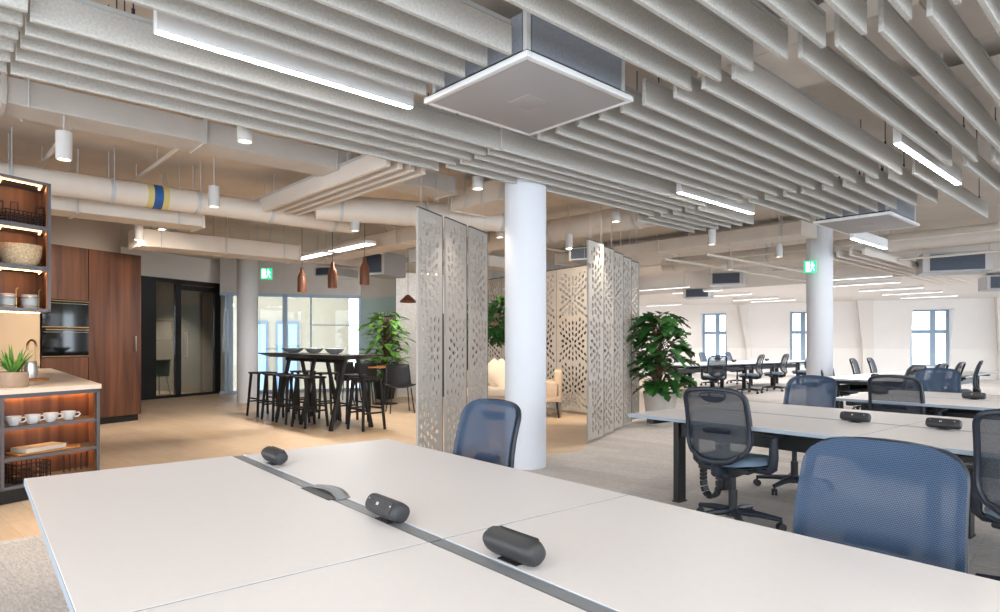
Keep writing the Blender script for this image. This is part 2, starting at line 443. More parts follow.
# neighbouring building outside
bc = Vector((-7.2, 24.0)); 
root = thing('building', 'beige stone building seen through the tall windows behind the bar table', 'building', (bc.x, bc.y, -6), R(12))
p = MB(); p.box((-1, 2, 6), (16, 4, 22)); p.obj('stone_facade', 'stone', root, smooth=False)
for x in (-4.6, -1.85, -.75):
    for z in (6.5, 10.6, 2.2):
        p = MB(); p.box((x, -.02, z), (.8, .12, 3.1)); q = p.obj('window', 'outwin', root, smooth=False)
        for sx in (-.19, .19): p = MB(); p.box((x+sx, -.1, z), (.3, .03, 2.9)); p.obj('glazing', 'outglass', q, smooth=False)
p = MB(); p.box((1.9, -.3, 6), (.8, 1.2, 22)); p.obj('white_pier', 'facade', root, smooth=False)
fb = W0+kd*14+dd*3
root = thing('building', 'pale building across the street seen through the far office windows', 'building', (fb.x, fb.y, -8), math.atan2(dd.y, dd.x))
p = MB(); p.box((0, 2, 4.2), (40, 4, 8.4)); p.obj('facade', 'facade', root, smooth=False)
for x in range(-18, 19, 3):
    p = MB(); p.box((x, -.05, 7.5), (1.1, .12, 1.3)); p.obj('window', 'winframe', root, smooth=False)

# ------------------------------------------------------------------ columns
def column(x, y, r=.212, nm='column', label=None):
    b = MB(); b.cyl((0, 0, 0), (0, 0, SLAB), r, n=48); return tag(b.obj(nm, 'column', None, (x, y, 0), ang=50), label, 'column')
column(*U(525.5, 6.55), label='round white column standing between the two hanging screen rows')
column(*U(819.5, 11.2), label='round white column rising behind the desks in the right half')
column(*U(247.5, 13.6), label='round white column beside the glass meeting room door')

# ------------------------------------------------------------------ felt baffles
BZ, BH, BT = 2.85, .16, .028
def baffle(a0, a1, bb, label, group, along='A', z=BZ, h=BH, cable=True, th=BT, m='felt'):
    L = a1-a0
    if along == 'A': x, y = CG((a0+a1)/2, bb); rz = ROT_C
    else: x, y = CG(bb, (a0+a1)/2); rz = ROT_C+R(90)
    root = thing('ceiling_baffle', label, 'ceiling baffle', (x, y, z), rz, group)
    b = MB(); b.box((0, 0, h/2), (L, th, h), bev=.003, seg=1); b.obj('felt_panel', m, root)
    b = MB(); b.box((0, 0, h+.012), (L-.02, th+.004, .024)); b.obj('hanging_rail', 'rail', root, smooth=False)
    if cable:
        for k in (-1, 1):
            b = MB(); b.cyl((k*(L/2-.45), 0, h+.02), (k*(L/2-.45), 0, SLAB-z), .004, n=6); b.cyl((k*(L/2-.45), 0, h+.02), (k*(L/2-.45), 0, h+.06), .009, n=8); b.obj('cable', 'blackp', root)
    return root
evenB = [.34, .54, .74, .94, 1.14, 1.34, 1.54, 1.74, 1.94, 2.14]
row = 0
g1 = 'felt baffles left of the first ceiling joint'
for i, bb in enumerate(evenB):
    baffle(.43, 3.6, bb, 'felt baffle in front of the large ceiling cassette, %s from the top edge' % ORD[i], 'full length felt baffles in front of the large cassette')
for i, bb in enumerate([2.54, 2.74, 2.94, 3.14, 3.33]):
    baffle(.43, 2.42, bb, 'felt baffle cut short at the large ceiling cassette, %s from the front' % ORD[i], 'felt baffles cut short at the large cassette')
for i, bb in enumerate([3.87, 4.06, 4.25, 4.46, 4.71]):
    baffle(.43, 3.57, bb, 'felt baffle behind the upper left linear light, %s from that light' % ORD[i], 'felt baffles behind the left linear light')
for i, bb in enumerate([3.78, 3.96, 4.15, 4.34, 4.52, 4.71]):
    baffle(-2.7, .41, bb, 'felt baffle ending at the left picture edge, %s of six from the top' % ['first', 'second', 'third', 'fourth', 'fifth', 'lowest'][i], 'felt baffles at the left picture edge')
oddB = [.46, .66, .86, 1.07, 1.28, 1.47, 1.86, 2.06, 2.26]
for i, bb in enumerate(oddB):
    baffle(3.62, 6.86, bb, 'felt baffle in the upper right run, %s from the right picture edge' % ORD[i], 'felt baffles in the upper right run')
for i, bb in enumerate([2.47, 2.65, 2.84, 3.04, 3.25, 3.44]):
    baffle(3.58, 6.86, bb, 'felt baffle starting behind the large cassette, %s from the front' % ORD[i], 'felt baffles starting behind the large cassette')
for i, bb in enumerate([3.85, 4.0, 4.17, 4.37, 4.57]):
    baffle(3.56, 6.82, bb, 'felt baffle behind the middle linear light, %s from that light' % ORD[i], 'felt baffles behind the middle linear light')
for i, bb in enumerate([1.97, 2.17, 2.38, 2.58, 2.79, 2.98, 3.18, 3.37]):
    baffle(6.92, 8.58, bb, 'short felt baffle ending at the small cassette, %s from the front' % ORD[i], 'short felt baffles at the small cassette')
for i, bb in enumerate([3.99, 4.15, 4.32, 4.5, 4.69, 4.87]):
    baffle(6.9, 8.3, bb, 'short felt baffle above the right screens, %s from the middle linear light' % ORD[i], 'short felt baffles above the right screens')
for i, bb in enumerate([.56, .76, .97, 1.17, 1.37, 1.77]):
    baffle(6.92, 10.1, bb, 'felt baffle beyond the right hand linear light, %s from the right edge' % ORD[i], 'felt baffles beyond the right linear light')
for i, aa in enumerate([3.14, 3.27, 3.40, 3.53]):
    baffle(4.88, 8.1, aa, 'pale baffle strip crossing below the ducts on the left, %s of four from the left' % ['first', 'second', 'third', 'last'][i], 'four crossing strips left of the column', 'B', cable=False, th=.05, m='strip')
for k in range(3):
    for i, bb in enumerate([3.72, 3.92, 4.12, 4.32]):
        baffle(11.7+k*2.6, 14.25+k*2.6, bb, 'pale baffle strip right of the far column, %s strip, %s length' % (['first', 'second', 'third', 'fourth'][i], ['near', 'middle', 'far'][k]), 'far strips right of the column', cable=False, z=2.74, h=.1, th=.045, m='strip')

# ------------------------------------------------------------------ linear lights
def linear_light(a0, a1, bb, label, along='A', z=BZ, h=.15, w=.06, m='led', group=None, pw=135):
    L = a1-a0
    if along == 'A': x, y = CG((a0+a1)/2, bb); rz = ROT_C
    else: x, y = CG(bb, (a0+a1)/2); rz = ROT_C+R(90)
    root = thing('linear_light', label, 'ceiling light', (x, y, z), rz, group)
    b = MB(); b.box((0, 0, h/2), (L, w, h), bev=.002, seg=1); b.obj('housing', 'casw', root)
    b = MB(); b.box((0, 0, -.0005), (L-.012, w-.014, .003)); b.obj('diffuser', m, root, smooth=False)
    for k in (-1, 1):
        b = MB(); b.cyl((k*L*.3, 0, h), (k*L*.3, 0, (2.76 if z < 2.7 else SLAB)-z), .003, n=6); b.obj('cable', 'rail', root)
    if m == 'led_far':
        l = bpy.data.lights.new('light_line', 'SPOT'); l.energy = pw; l.spot_size = R(165); l.spot_blend = .4; l.shadow_soft_size = .03; l.color = (1, .985, .975)
        o = bpy.data.objects.new('light_line', l); COL.objects.link(o); o.parent = root; o.location = (0, 0, -.02)
    return root
linear_light(.91, 2.48, 3.57, 'long lit linear light between the felt baffles, upper left')
linear_light(5.94, 7.6, 3.66, 'lit linear light among the baffles right of the large cassette')
linear_light(5.74, 7.70, 1.58, 'bright linear light between baffles near the right picture edge')
linear_light(9.9, 11.4, 3.3, 'slim lit linear light hanging below the small cassette by the right column', z=2.76)
# behind / beside the camera, the same rows go on
for b0_, b1_, lb in ((8.4, 9.55, 'wide lit ceiling panel light above the bar area, nearer one'), (9.75, 10.92, 'wide lit ceiling panel light above the bar area, farther one')):
    linear_light(b0_, b1_, 5.09, lb, 'B', 2.76, .05, .2, 'led_far', pw=110)
linear_light(-1.9, -.4, 1.0, 'linear light above the near desk behind the camera'); linear_light(.4, 1.9, -1.1, 'linear light right of the near desk behind the camera')
far_led = [((832, 280), (876, 277.6)), ((833, 286), (899, 283)), ((860, 291), (922, 288.4)), ((882, 295), (942, 292.4)), ((900, 298.4), (958, 296)),
           ((640, 290), (688, 288)), ((674, 293), (720, 291)), ((705, 296.6), (750, 294.4)), ((734, 300.4), (777, 298.6)), ((752, 302), (794, 300.4)), ((648, 306), (680, 305))]
nm = ['nearest of five right of the far column', 'second of five right of the far column', 'third of five right of the far column', 'fourth of five right of the far column', 'farthest of five right of the far column',
      'nearest of those between screens and far column', 'second between the screens and far column', 'third between the screens and far column', 'fourth between the screens and far column', 'fifth between the screens and far column', 'above the monstera plant']
sC, cC = math.sin(R(47.3)), math.cos(R(47.3))
for (p0, p1), n_ in zip(far_led, nm):
    P = []
    for (u, v) in (p0, p1):
        d = (2.66-CAM_H)*F_PX/(HOR-v); l, d = U(u, d); P.append((cC*d+sC*l, sC*d-cC*l))
    aa = (P[0][0]+P[1][0])/2; bb = (P[0][1]+P[1][1])/2
    linear_light(bb-.75, bb+.75, aa, 'slim lit far ceiling light, %s' % n_, 'B', 2.66, .07, .036, 'led_far', 'far linear lights')

# ------------------------------------------------------------------ ceiling cassettes
def cassette(a0, a1, b0, b1, z, label, vent=False):
    x, y = CG((a0+a1)/2, (b0+b1)/2); sx, sy = a1-a0, b1-b0
    root = thing('ceiling_cassette', label, 'air conditioner', (x, y, z), ROT_C)
    b = MB(); b.box((0, 0, .012), (sx-.07, sy-.07, .02), bev=.004); b.box((0, 0, .008), (.2, .2, .02), bev=.01)
    b.obj('intake_panel', 'cas', root)
    b = MB()
    for s in (-1, 1):
        b.box((s*(sx/2-.02), 0, .018), (.04, sy, .036), bev=.006); b.box((0, s*(sy/2-.02), .018), (sx-.08, .04, .036), bev=.006)
    b.obj('frame', 'casw', root)
    b = MB(); b.box((0, 0, .045), (sx-.05, sy-.05, .018)); b.obj('shadow_gap', 'blackp', root, smooth=False)
    b = MB(); b.box((0, 0, .17), (sx-.1, sy-.1, .23), bev=.006); b.obj('body', 'fcu', root)
    for s in (-1, 1):
        for ax in (0, 1):
            b = MB()
            if ax: b.box((s*(sx/2-.047), 0, .175), (.012, sy-.16, .21))
            else: b.box((0, s*(sy/2-.047), .175), (sx-.16, .012, .21))
            b.obj('side_grille', 'sidegrille', root, smooth=False)
        for q in (-1, 1):
            b = MB(); b.box((s*(sx/2-.055), q*(sy/2-.055), .17), (.03, .03, .24)); b.obj('corner_post', 'casw', root, smooth=False)
cassette(2.46, 3.44, 2.45, 3.40, 2.83, 'large square ceiling cassette in the upper middle of the picture')
cassette(8.72, 9.95, 2.47, 3.38, 2.83, 'smaller looking ceiling cassette in front of the right column')

# ------------------------------------------------------------------ ducts and pipes
def rect_duct(a0, a1, b0, b1, z0, z1, label, m='galv', along='A', step=1.2):
    x, y = CG((a0+a1)/2, (b0+b1)/2)
    root = thing('air_duct', label, 'duct', (x, y, z0), ROT_C)
    sx, sy = a1-a0, b1-b0
    b = MB(); b.box((0, 0, (z1-z0)/2), (sx, sy, z1-z0), bev=.006, seg=1); b.obj('duct_body', m, root)
    n = max(1, int((sx if along == 'A' else sy)/step))
    for k in range(n+1):
        b = MB()
        if along == 'A': b.box((-sx/2+.02+k*(sx-.04)/n, 0, (z1-z0)/2), (.03, sy+.03, z1-z0+.03))
        else: b.box((0, -sy/2+.02+k*(sy-.04)/n, (z1-z0)/2), (sx+.03, .03, z1-z0+.03))
        b.obj('flange', m, root, smooth=False)
    for k in range(n+1):
        for s in (-1, 1):
            b = MB()
            if along == 'A': b.cyl((-sx/2+.3+k*(sx-.6)/n, s*(sy/2+.03), -.01), (-sx/2+.3+k*(sx-.6)/n, s*(sy/2+.03), SLAB-z0), .007, n=6)
            else: b.cyl((s*(sx/2+.03), -sy/2+.3+k*(sy-.6)/n, -.01), (s*(sx/2+.03), -sy/2+.3+k*(sy-.6)/n, SLAB-z0), .007, n=6)
            b.obj('hanger_rod', 'rail', root)
    return root
def round_duct(p0, p1, z, r, label, m='service', bands=6):
    (x0, y0), (x1, y1) = p0, p1; L = math.hypot(x1-x0, y1-y0); rz = math.atan2(y1-y0, x1-x0)
    root = thing('round_duct', label, 'duct', ((x0+x1)/2, (y0+y1)/2, z), rz)
    b = MB(); b.cyl((-L/2, 0, 0), (L/2, 0, 0), r, n=28); b.obj('pipe', m, root)
    for k in range(bands): 
        b = MB(); xx = -L/2+.3+k*(L-.6)/max(1, bands-1)
        b.cyl((xx-.02, 0, 0), (xx+.02, 0, 0), r+.008, n=28); b.cyl((xx, r+.005, 0), (xx, r+.005, SLAB-z), .006, n=6); b.cyl((xx, -r-.005, 0), (xx, -r-.005, SLAB-z), .006, n=6)
        b.obj('pipe_clamp', 'rail', root)
    return root
rect_duct(-.9, 4.6, 5.72, 6.08, 2.98, 3.17, 'pale rectangular duct running above the kitchen, nearest the baffles')
rd = round_duct(CG(-.45, 7.72), CG(4.4, 7.72), 2.87, .125, 'cream round duct with a blue band, above the kitchen shelf')
L2 = 3.7
for kx, m_, w_ in ((-.1, 'yellow', .06), (-.04, 'blue', .09), (.05, 'yellow', .06)):
    b = MB(); b.cyl((kx+.0, 0, 0), (kx+w_, 0, 0), .131, n=28); b.obj('coloured_band', m_, rd)
rect_duct(0, 2.6, 8.05, 8.45, 2.66, 2.84, 'cream rectangular duct just below the banded round duct', 'service')
rect_duct(2.3, 4.7, 9.9, 10.4, 2.62, 2.86, 'cream rectangular duct above the glass meeting room', 'service')
rect_duct(2.8, 8.6, 11.0, 11.3, 2.75, 2.93, 'brownish rectangular duct above the bar table', 'service')
rect_duct(6.0, 8.2, 8.3, 8.7, 2.6, 2.8, 'pale rectangular duct in front of the pendant lamps', 'galv')
round_duct(CG(3.6, 7.2), CG(6.1, 6.2), 2.92, .16, 'cream round duct curving behind the crossing strips', bands=3)
rect_duct(4.9, 5.5, 5.3, 6.2, 2.9, 3.14, 'cream square duct box above the left screens', 'service', 'B', .6)
rect_duct(5.45, 5.85, 6.9, 10.5, 2.78, 3.0, 'cream rectangular duct behind the tops of the left screens', 'service', 'B')
round_duct(CG(7.4, 10.2), CG(7.4, 4.9), 3.02, .17, 'cream round duct between white column and right screens', bands=4)
round_duct(CG(12.7, 8.2), CG(12.9, -3), 3.04, .15, 'long cream round duct crossing the right half below the ceiling')
rect_duct(10.4, 11.0, 4.2, 9.5, 3.0, 3.2, 'flat cream duct high above the right screens', 'service', 'B')
rect_duct(3.8, 4.5, -1.5, 2.2, 3.02, 3.2, 'flat cream duct above the felt baffles, upper right', 'service', 'B')
rect_duct(5.4, 6.0, -1.5, 1.5, 3.04, 3.22, 'flat cream duct above the right hand linear light', 'service', 'B')
rect_duct(-3, 1.6, 3.3, 3.44, 3.1, 3.2, 'small cream duct above the upper left linear light', 'service')
for i, (a0, b0, a1, b1, z, lb) in enumerate([(-.5, 6.3, -.5, 11.5, 3.12, 'thin sprinkler pipe left of the banded duct clamp'), (1.0, 6.1, 1.0, 11.5, 3.12, 'thin sprinkler pipe right of the kitchen bulkhead'), (1.9, 6.1, 1.9, 9.5, 3.15, 'thin sprinkler pipe beside the crossing strips'),
        (4.5, 9.2, 12.5, 9.2, 3.24, 'thin pipe running above the lounge'), (9.6, 6.2, 16, 6.2, 2.72, 'thin pipe left of the far column'), (9.6, 5.4, 16, 5.4, 2.72, 'thin pipe beside the far column'), (11.9, 1, 11.9, 8.5, 2.95, 'thin pipe in front of the long cream round duct'), (13.4, -1, 13.4, 6, 2.8, 'thin pipe behind the long cream round duct')]):
    b = MB(); p0, p1 = CG(a0, b0), CG(a1, b1); b.cyl((p0[0], p0[1], z), (p1[0], p1[1], z), .022, n=10)
    for k in range(4):
        q = Vector(p0).lerp(Vector(p1), (k+.5)/4); b.cyl((q.x, q.y, z), (q.x, q.y, SLAB), .005, n=6)
    tag(b.obj('service_pipe', 'service'), lb, 'pipe')
def fan_coil(u, d, z0, w, h, label, dep=.7, rz=None):
    x, y = U(u, d)
    root = thing('fan_coil_unit', label, 'air conditioner', (x, y, z0), -R(24.4)+R(0) if rz is None else rz)
    b = MB(); b.box((0, dep/2, h/2), (w, dep, h), bev=.008, seg=1); b.obj('casing', 'fcu', root)
    b = MB(); b.box((0, -.01, h/2), (w*.78, .03, h*.8)); g = b.obj('grille', 'grille', root, smooth=False)
    b = MB()
    for k in range(7): b.box((0, -.028, h*.14+k*h*.12), (w*.78, .01, .008))
    b.obj('louvre', 'sidegrille' if False else 'grille', g, smooth=False)
    for s in (-1, 1):
        b = MB(); b.box((s*w*.44, -.004, h/2), (w*.1, .02, h*.95)); b.cyl((s*w*.47, .1, h), (s*w*.47, .1, SLAB-z0), .008, n=6)
        b.obj('bracket', 'galv', root)
fan_coil(957, 12.0, 2.6, 1.1, .38, 'grey fan coil unit with dark grille at the right under the round duct')
fan_coil(726, 15.5, 2.68, .8, .3, 'grey fan coil unit with dark grille left of the far column')
fan_coil(697, 17.5, 2.5, .75, .26, 'small dark fan coil unit in the distance above the monstera')
fan_coil(373, 11.6, 2.5, .5, .42, 'grey boxy fan coil unit above the bar table')
fan_coil(325, 12.2, 2.55, .5, .16, 'flat dark fan coil unit behind the pendant lamps')
fan_coil(580, 11.2, 2.72, .4, .22, 'small fan coil unit above the lounge screen')
fan_coil(1004, 13.5, 2.4, .6, .3, 'fan coil unit cut by the right picture edge')

# ------------------------------------------------------------------ cylinder spotlights
def downlight(u, d, z, label, h=.21, r=.054, power=18, col=(1, .90, .77), aim=None):
    x, y = U(u, d)
    root = thing('spotlight', label, 'ceiling spotlight', (x, y, z), 0)
    b = MB(); b.cyl((0, 0, .012), (0, 0, h), r, n=24); b.lathe([(r, .012), (r, 0), (r-.008, 0), (r-.01, .02)], 24); b.obj('canister', 'galv', root)
    b = MB(); b.cyl((0, 0, .01), (0, 0, .014), r-.012, n=20); b.obj('lens', 'lens', root)
    if z+h < SLAB-.02:
        b = MB(); b.cyl((0, 0, h), (0, 0, SLAB-z), .006, n=8); b.obj('stem', 'galv', root)
    l = bpy.data.lights.new('spot_lamp', 'SPOT'); l.energy = power; l.spot_size = R(80); l.spot_blend = .6; l.color = col; l.shadow_soft_size = .05
    o = bpy.data.objects.new('spot_lamp', l); COL.objects.link(o); o.parent = root; o.location = (0, 0, -.01)
    if aim: l.spot_size = R(100); o.rotation_euler = (Vector(aim)-Vector((x, y, z))).to_track_quat('-Z', 'Y').to_euler()
    return root
K = 70
for u, d, lb in [(64, 4.82, 'grey cylinder spotlight at the left, nearest the shelf unit'), (214, 6.5, 'grey cylinder spotlight right of the blue duct band'), (139, 8.6, 'small cylinder spotlight above the walnut tall cabinet'),
                 (162, 7.8, 'cylinder spotlight just below the blue duct band'), (355, 7.9, 'grey cylinder spotlight below the crossing strips'), (569, 9.4, 'small cylinder spotlight above the back screen'),
                 (712, 9.0, 'cylinder spotlight above the monstera, largest there'), (730, 12.1, 'cylinder spotlight above the left far fan coil unit'), (779, 10.3, 'cylinder spotlight left of the far column')]:
    downlight(u, d, 2.65, lb, power={64: 110, 214: 110, 139: 130, 162: 110, 355: 160, 569: 320}.get(u, K), col=(1, .87, .70) if u < 600 else (1, .93, .85), aim={569: (*U(572, 11.4), 1.3), 139: (*U(100, 10), 1.2), 162: (*U(120, 9.9), .8)}.get(u))
for u, d, lb in [(245, 4.93, 'short white spotlight tucked under the lowest left baffles'), (478, 6.45, 'short white spotlight under the baffles left of the white column'), (616, 8.2, 'short white spotlight above the right screens')]:
    downlight(u, d, 2.82, lb, h=.12, r=.058, power=35 if u == 478 else K)
mx = g0+gp*1.6+kd*.6
downlight((mx.x/mx.y)*F_PX+500, mx.y, 2.75, 'added fill spotlight inside the glass meeting room ceiling', power=520, col=(1, .9, .8), aim=(mx.x+.3, mx.y+.6, 0))  # unseen lamp added to brighten the room behind the glass
lz = Vector(U(500, 9.0)); downlight(500, 9.0, 2.75, 'added warm fill spotlight above the beige sofa behind the white column', power=80, col=(1, .8, .56), aim=(*U(494, 10.9), .8))  # invented extra lamp that lights up the lounge
downlight(440, 13.4, 2.6, 'hidden fill spotlight added behind the left hanging screens', power=300, col=(1, .94, .88), aim=(*U(382, 15.9), 1.9))  # fill lamp added out of view to brighten the mint wall

# ------------------------------------------------------------------ exit signs
def exit_sign(u, d, z, w, label, rz=0):
    x, y = U(u, d)
    root = thing('exit_sign', label, 'exit sign', (x, y, z), rz)
    b = MB(); b.box((0, 0, 0), (w, .04, w), bev=.004); b.obj('sign_box', 'exit', root)
    b = MB(); k = w/.2
    def P(pts): 
        vs = [(px*k*.01, -.022, pz*k*.01) for px, pz in pts]
        for yy in (0,): b.bm.faces.new([b.bm.verts.new(v) for v in vs])
    P([(-8, -8), (-1.5, -8), (-1.5, 8), (-8, 8)])
    b.obj('doorway_symbol', 'exitw', root, smooth=False)
    b = MB()
    P([(2.2, 5.6), (3.8, 5.6), (4.2, 7), (3.6, 8), (2.4, 8), (1.8, 7)]); P([(1.6, 5.2), (4.6, 5.0), (4.2, -.5), (2.0, -.5)])
    P([(4.6, 5), (7.4, 1.6), (6.6, .8), (4.2, 3.2)]); P([(1.6, 5.2), (-.2, 2.4), (.8, 1.8), (2.2, 3.4)])
    P([(3.2, -.5), (4.2, -.5), (7.2, -6.6), (5.8, -7.2)]); P([(2, -.5), (3.2, -.5), (1.8, -4.4), (.4, -3.8)]); P([(1.8, -4.4), (.4, -3.8), (-.8, -7.6), (.4, -7.9)])
    b.obj('running_figure', 'exitw', root, smooth=False)
    b = MB(); b.cyl((0, 0, w/2), (0, 0, SLAB-z), .006, n=6); b.obj('rod', 'rail', root)
exit_sign(810, 10.9, 2.56, .2, 'green glowing exit sign beside the far right column', 0)
exit_sign(266.5, 12.9, 2.66, .22, 'green glowing exit sign beside the left column', R(20))
ex = None

# ------------------------------------------------------------------ bench desks
def bench(a0, a1, b0, b1, gap_b, label, loc_frame=DK, swap=False, chain=False):
    """four desktops around a cable lid; long axis along B (swap: along A)"""
    W, Ln = a1-a0, b1-b0
    cx, cy = loc_frame((a0+a1)/2, (b0+b1)/2)
    root = thing('bench_desk', label, 'desk', (cx, cy, 0), ROT_D+(R(90) if swap else 0))
    if swap: W, Ln = b1-b0, a1-a0
    gl = .05; half = (W-gl)/2
    gy = (gap_b-(b0+b1)/2) if gap_b is not None else 0
    for s in (-1, 1):
        for (y0, y1) in ((-Ln/2, gy-.002), (gy+.002, Ln/2)):
            b = MB(); b.box((s*(gl/2+half/2), (y0+y1)/2, .7155), (half, y1-y0-.002, .025), bev=.0015, seg=1)
            o = b.obj('desktop', 'desk', root, smooth=False)
            e = MB(); ox = s*(gl/2+half/2)
            sx, sy = half, y1-y0-.002
            for q in (-1, 1):
                e.box((ox+q*(sx/2+.0008), (y0+y1)/2, .7152), (.0016, sy+.003, .0235)); e.box((ox, (y0+y1)/2+q*(sy/2+.0002), .7152), (sx, .0012, .0235))
            e.obj('edge_band', 'desk_edge', o, smooth=False)
    for (y0, y1) in ((-Ln/2+.01, gy-.004), (gy+.004, Ln/2-.01)):
        b = MB(); b.box((0, (y0+y1)/2, .722), (gl-.014, y1-y0, .008)); b.obj('cable_lid', 'tray', root, smooth=False)
    b = MB(); b.box((0, 0, .56), (.3, Ln-.3, .015)); b.box((-.15, 0, .60), (.01, Ln-.3, .09)); b.box((.15, 0, .60), (.01, Ln-.3, .09)); b.obj('cable_tray', 'black', root, smooth=False)
    for s in (-1, 1):
        b = MB(); b.box((s*.33, 0, .575), (.05, Ln-.26, .10)); b.obj('beam', 'black', root, smooth=False)
    n = max(2, int(round(Ln/1.75))+1)
    for k in range(n):
        y = -Ln/2+.12+k*(Ln-.24)/(n-1)
        b = MB(); b.box((0, y, .675), (W-.22, .07, .045), bev=.004, seg=1); b.obj('cross_rail', 'black', root)
        for s in (-1, 1):
            b = MB(); b.box((s*.33, y, .335), (.1, .055, .65), bev=.006, seg=1); b.box((s*.33, y, .008), (.11, .065, .012)); b.obj('leg', 'black', root)
    return root
d1 = bench(.16, 1.80, -.25, 3.17, 1.46, 'large white bench desk filling the foreground')
d2 = bench(3.86, 5.50, -.6, 3.13, 1.53, 'white bench desk with black legs in the middle ground at right')
d3 = bench(6.50, 8.15, -1.4, 2.75, 1.0, 'white bench desk behind the middle one, right of the far column')
d4 = bench(9.9, 14.6, 3.2, 4.5, None, 'white bench desk below the right far window, seen end on', swap=True)
d5 = bench(12.9, 19.3, 8.65, 10.2, None, 'white bench desk in the distance right of the monstera', swap=True)
# raised cable flap on the near desk: wavy grey lid over a dark opening
b = MB()
N = 16
def flap(i, j):
    y = .72+(i-.5)*.26; x = .012+(j-.5)*.05 + .022*math.sin(i*math.pi); z = .731+.007*math.sin(i*math.pi)
    return (x, y, z)
b.grid(flap, N, 3); o = b.obj('cable_flap', 'tray', d1)
md = o.modifiers.new('thick', 'SOLIDIFY'); md.thickness = .004
b = MB(); b.box((-.02, .72, .7292), (.04, .24, .0016), bev=.0007, seg=1); b.obj('cable_opening', 'socket', d1)

# ------------------------------------------------------------------ power modules
def power_proto():
    root = thing('power_module', None, 'power module')
    b = MB(); n = 20
    prof = [(.042*math.copysign(abs(math.cos(k*2*math.pi/n))**.75, math.cos(k*2*math.pi/n)), .042*math.copysign(abs(math.sin(k*2*math.pi/n))**.75, math.sin(k*2*math.pi/n))) for k in range(n)]
    rings = []
    xs_ = [(-.130, .55), (-.126, .80), (-.115, .93), (-.095, 1), (.095, 1), (.115, .93), (.126, .80), (.130, .55)]
    for x, s in xs_: rings.append([b.bm.verts.new((x, py*s, pz*s)) for py, pz in prof])
    for A, B in zip(rings, rings[1:]):
        for k in range(n): b.bm.faces.new((A[k], A[(k+1) % n], B[(k+1) % n], B[k]))
    b.bm.faces.new(rings[0]); b.bm.faces.new(rings[-1])
    body = b.obj('body', 'charcoal', root, (0, 0, .052), ang=50)
    body.rotation_euler = (R(-30), 0, 0)
    b = MB(); b.box((0, -.0425, 0), (.2, .003, .05), bev=.001, seg=1); f = b.obj('socket_face', 'charcoal', body)
    for cx in (-.06, .045):
        b = MB()
        for dx, dz, sx, sz in ((0, .011, .005, .008), (-.011, -.006, .008, .005), (.011, -.006, .008, .005)): b.box((cx+dx, -.0445, dz), (sx, .001, sz))
        b.obj('socket', 'socket', body, smooth=False)
    for nm_, c_, z_ in (('usb_port', (-.008, -.0445, 0), (.005, .001, .013)), ('usb_port', (-.018, -.0445, 0), (.005, .001, .013)), ('indicator_light', (.088, -.0445, .006), (.006, .001, .006)), ('indicator_light', (-.09, -.0445, .01), (.004, .001, .004))):
        b = MB(); b.box(c_, z_); b.obj(nm_, 'white', body, smooth=False)
    b = MB(); b.box((0, 0, .012), (.06, .035, .024), bev=.003); b.box((0, 0, .002), (.1, .06, .004)); b.obj('clamp', 'black', root)
    for o_ in [root]+list(root.children_recursive):
        if o_.type == 'MESH': o_.data.transform(Matrix.Scale(.72, 4))
        o_.location = o_.location*.72
    return root
pm = power_proto(); DT = .7285
B_ANG = ROT_D+R(90)
def put(a, bb, flip, label, first=[True]):
    x, y = DK(a, bb); rz = B_ANG+(R(180) if flip else 0)
    if first[0]: pm.location = (x, y, DT); pm.rotation_euler = (0, 0, rz); pm['label'] = label; pm['group'] = 'desk power modules'; first[0] = False; return pm
    return dup(pm, (x, y, DT), rz, label, 'desk power modules')
put(.975, 1.72, True, 'dark power module with sockets facing up, middle of the near desk')
put(1.035, 1.20, False, 'dark power module showing its plain back, nearest on the near desk')
put(1.04, 2.84, False, 'dark power module at the far end of the near desk')
put(4.62, 1.80, True, 'dark power module on the middle desk, left of the two')
put(4.66, 1.30, True, 'dark power module on the middle desk, right of the two')
put(7.3, 2.62, True, 'dark power module on the third desk beside the see-through chair')
put(7.33, 1.80, True, 'dark power module on the third desk near the right edge')
for a, bb, lb in [(10.6, 3.85, 'small power module on the far right desk, nearest of three'), (12.2, 3.85, 'small power module on the far right desk, middle of three'), (13.8, 3.85, 'small power module on the far right desk, farthest of three'),
                  (14.2, 9.45, 'small power module on the distant desk near the monstera'), (16.2, 9.45, 'small power module on the distant desk under the left window'), (18, 9.45, 'small power module on the distant desk near the far column')]:
    o = put(a, bb, True, lb); o.rotation_euler.z = ROT_D
# cable chain hanging under the middle desk
x, y = DK(4.5, 2.75)
root = thing('cable_chain', 'black looped cable chain hanging under the middle desk beside its leg', 'cable', (x, y, 0), ROT_D)
b = MB(); path = []
for k in range(25):
    t = k/24
    if t < .4: path.append((0, .0, .62-t/.4*.45))
    elif t < .7: a = (t-.4)/.3*math.pi; path.append((0, .07-.07*math.cos(a), .17-.12*math.sin(a)))
    else: path.append((0, .14, .17+(t-.7)/.3*.22))
for i in range(len(path)-1):
    p, q = Vector(path[i]), Vector(path[i+1]); m = (p+q)/2; dv = q-p
    b.box(tuple(m), (.07, .024, dv.length*.82), rot=Euler((math.atan2(-dv.y, dv.z), 0, 0)))
b.obj('links', 'black', root, smooth=False)

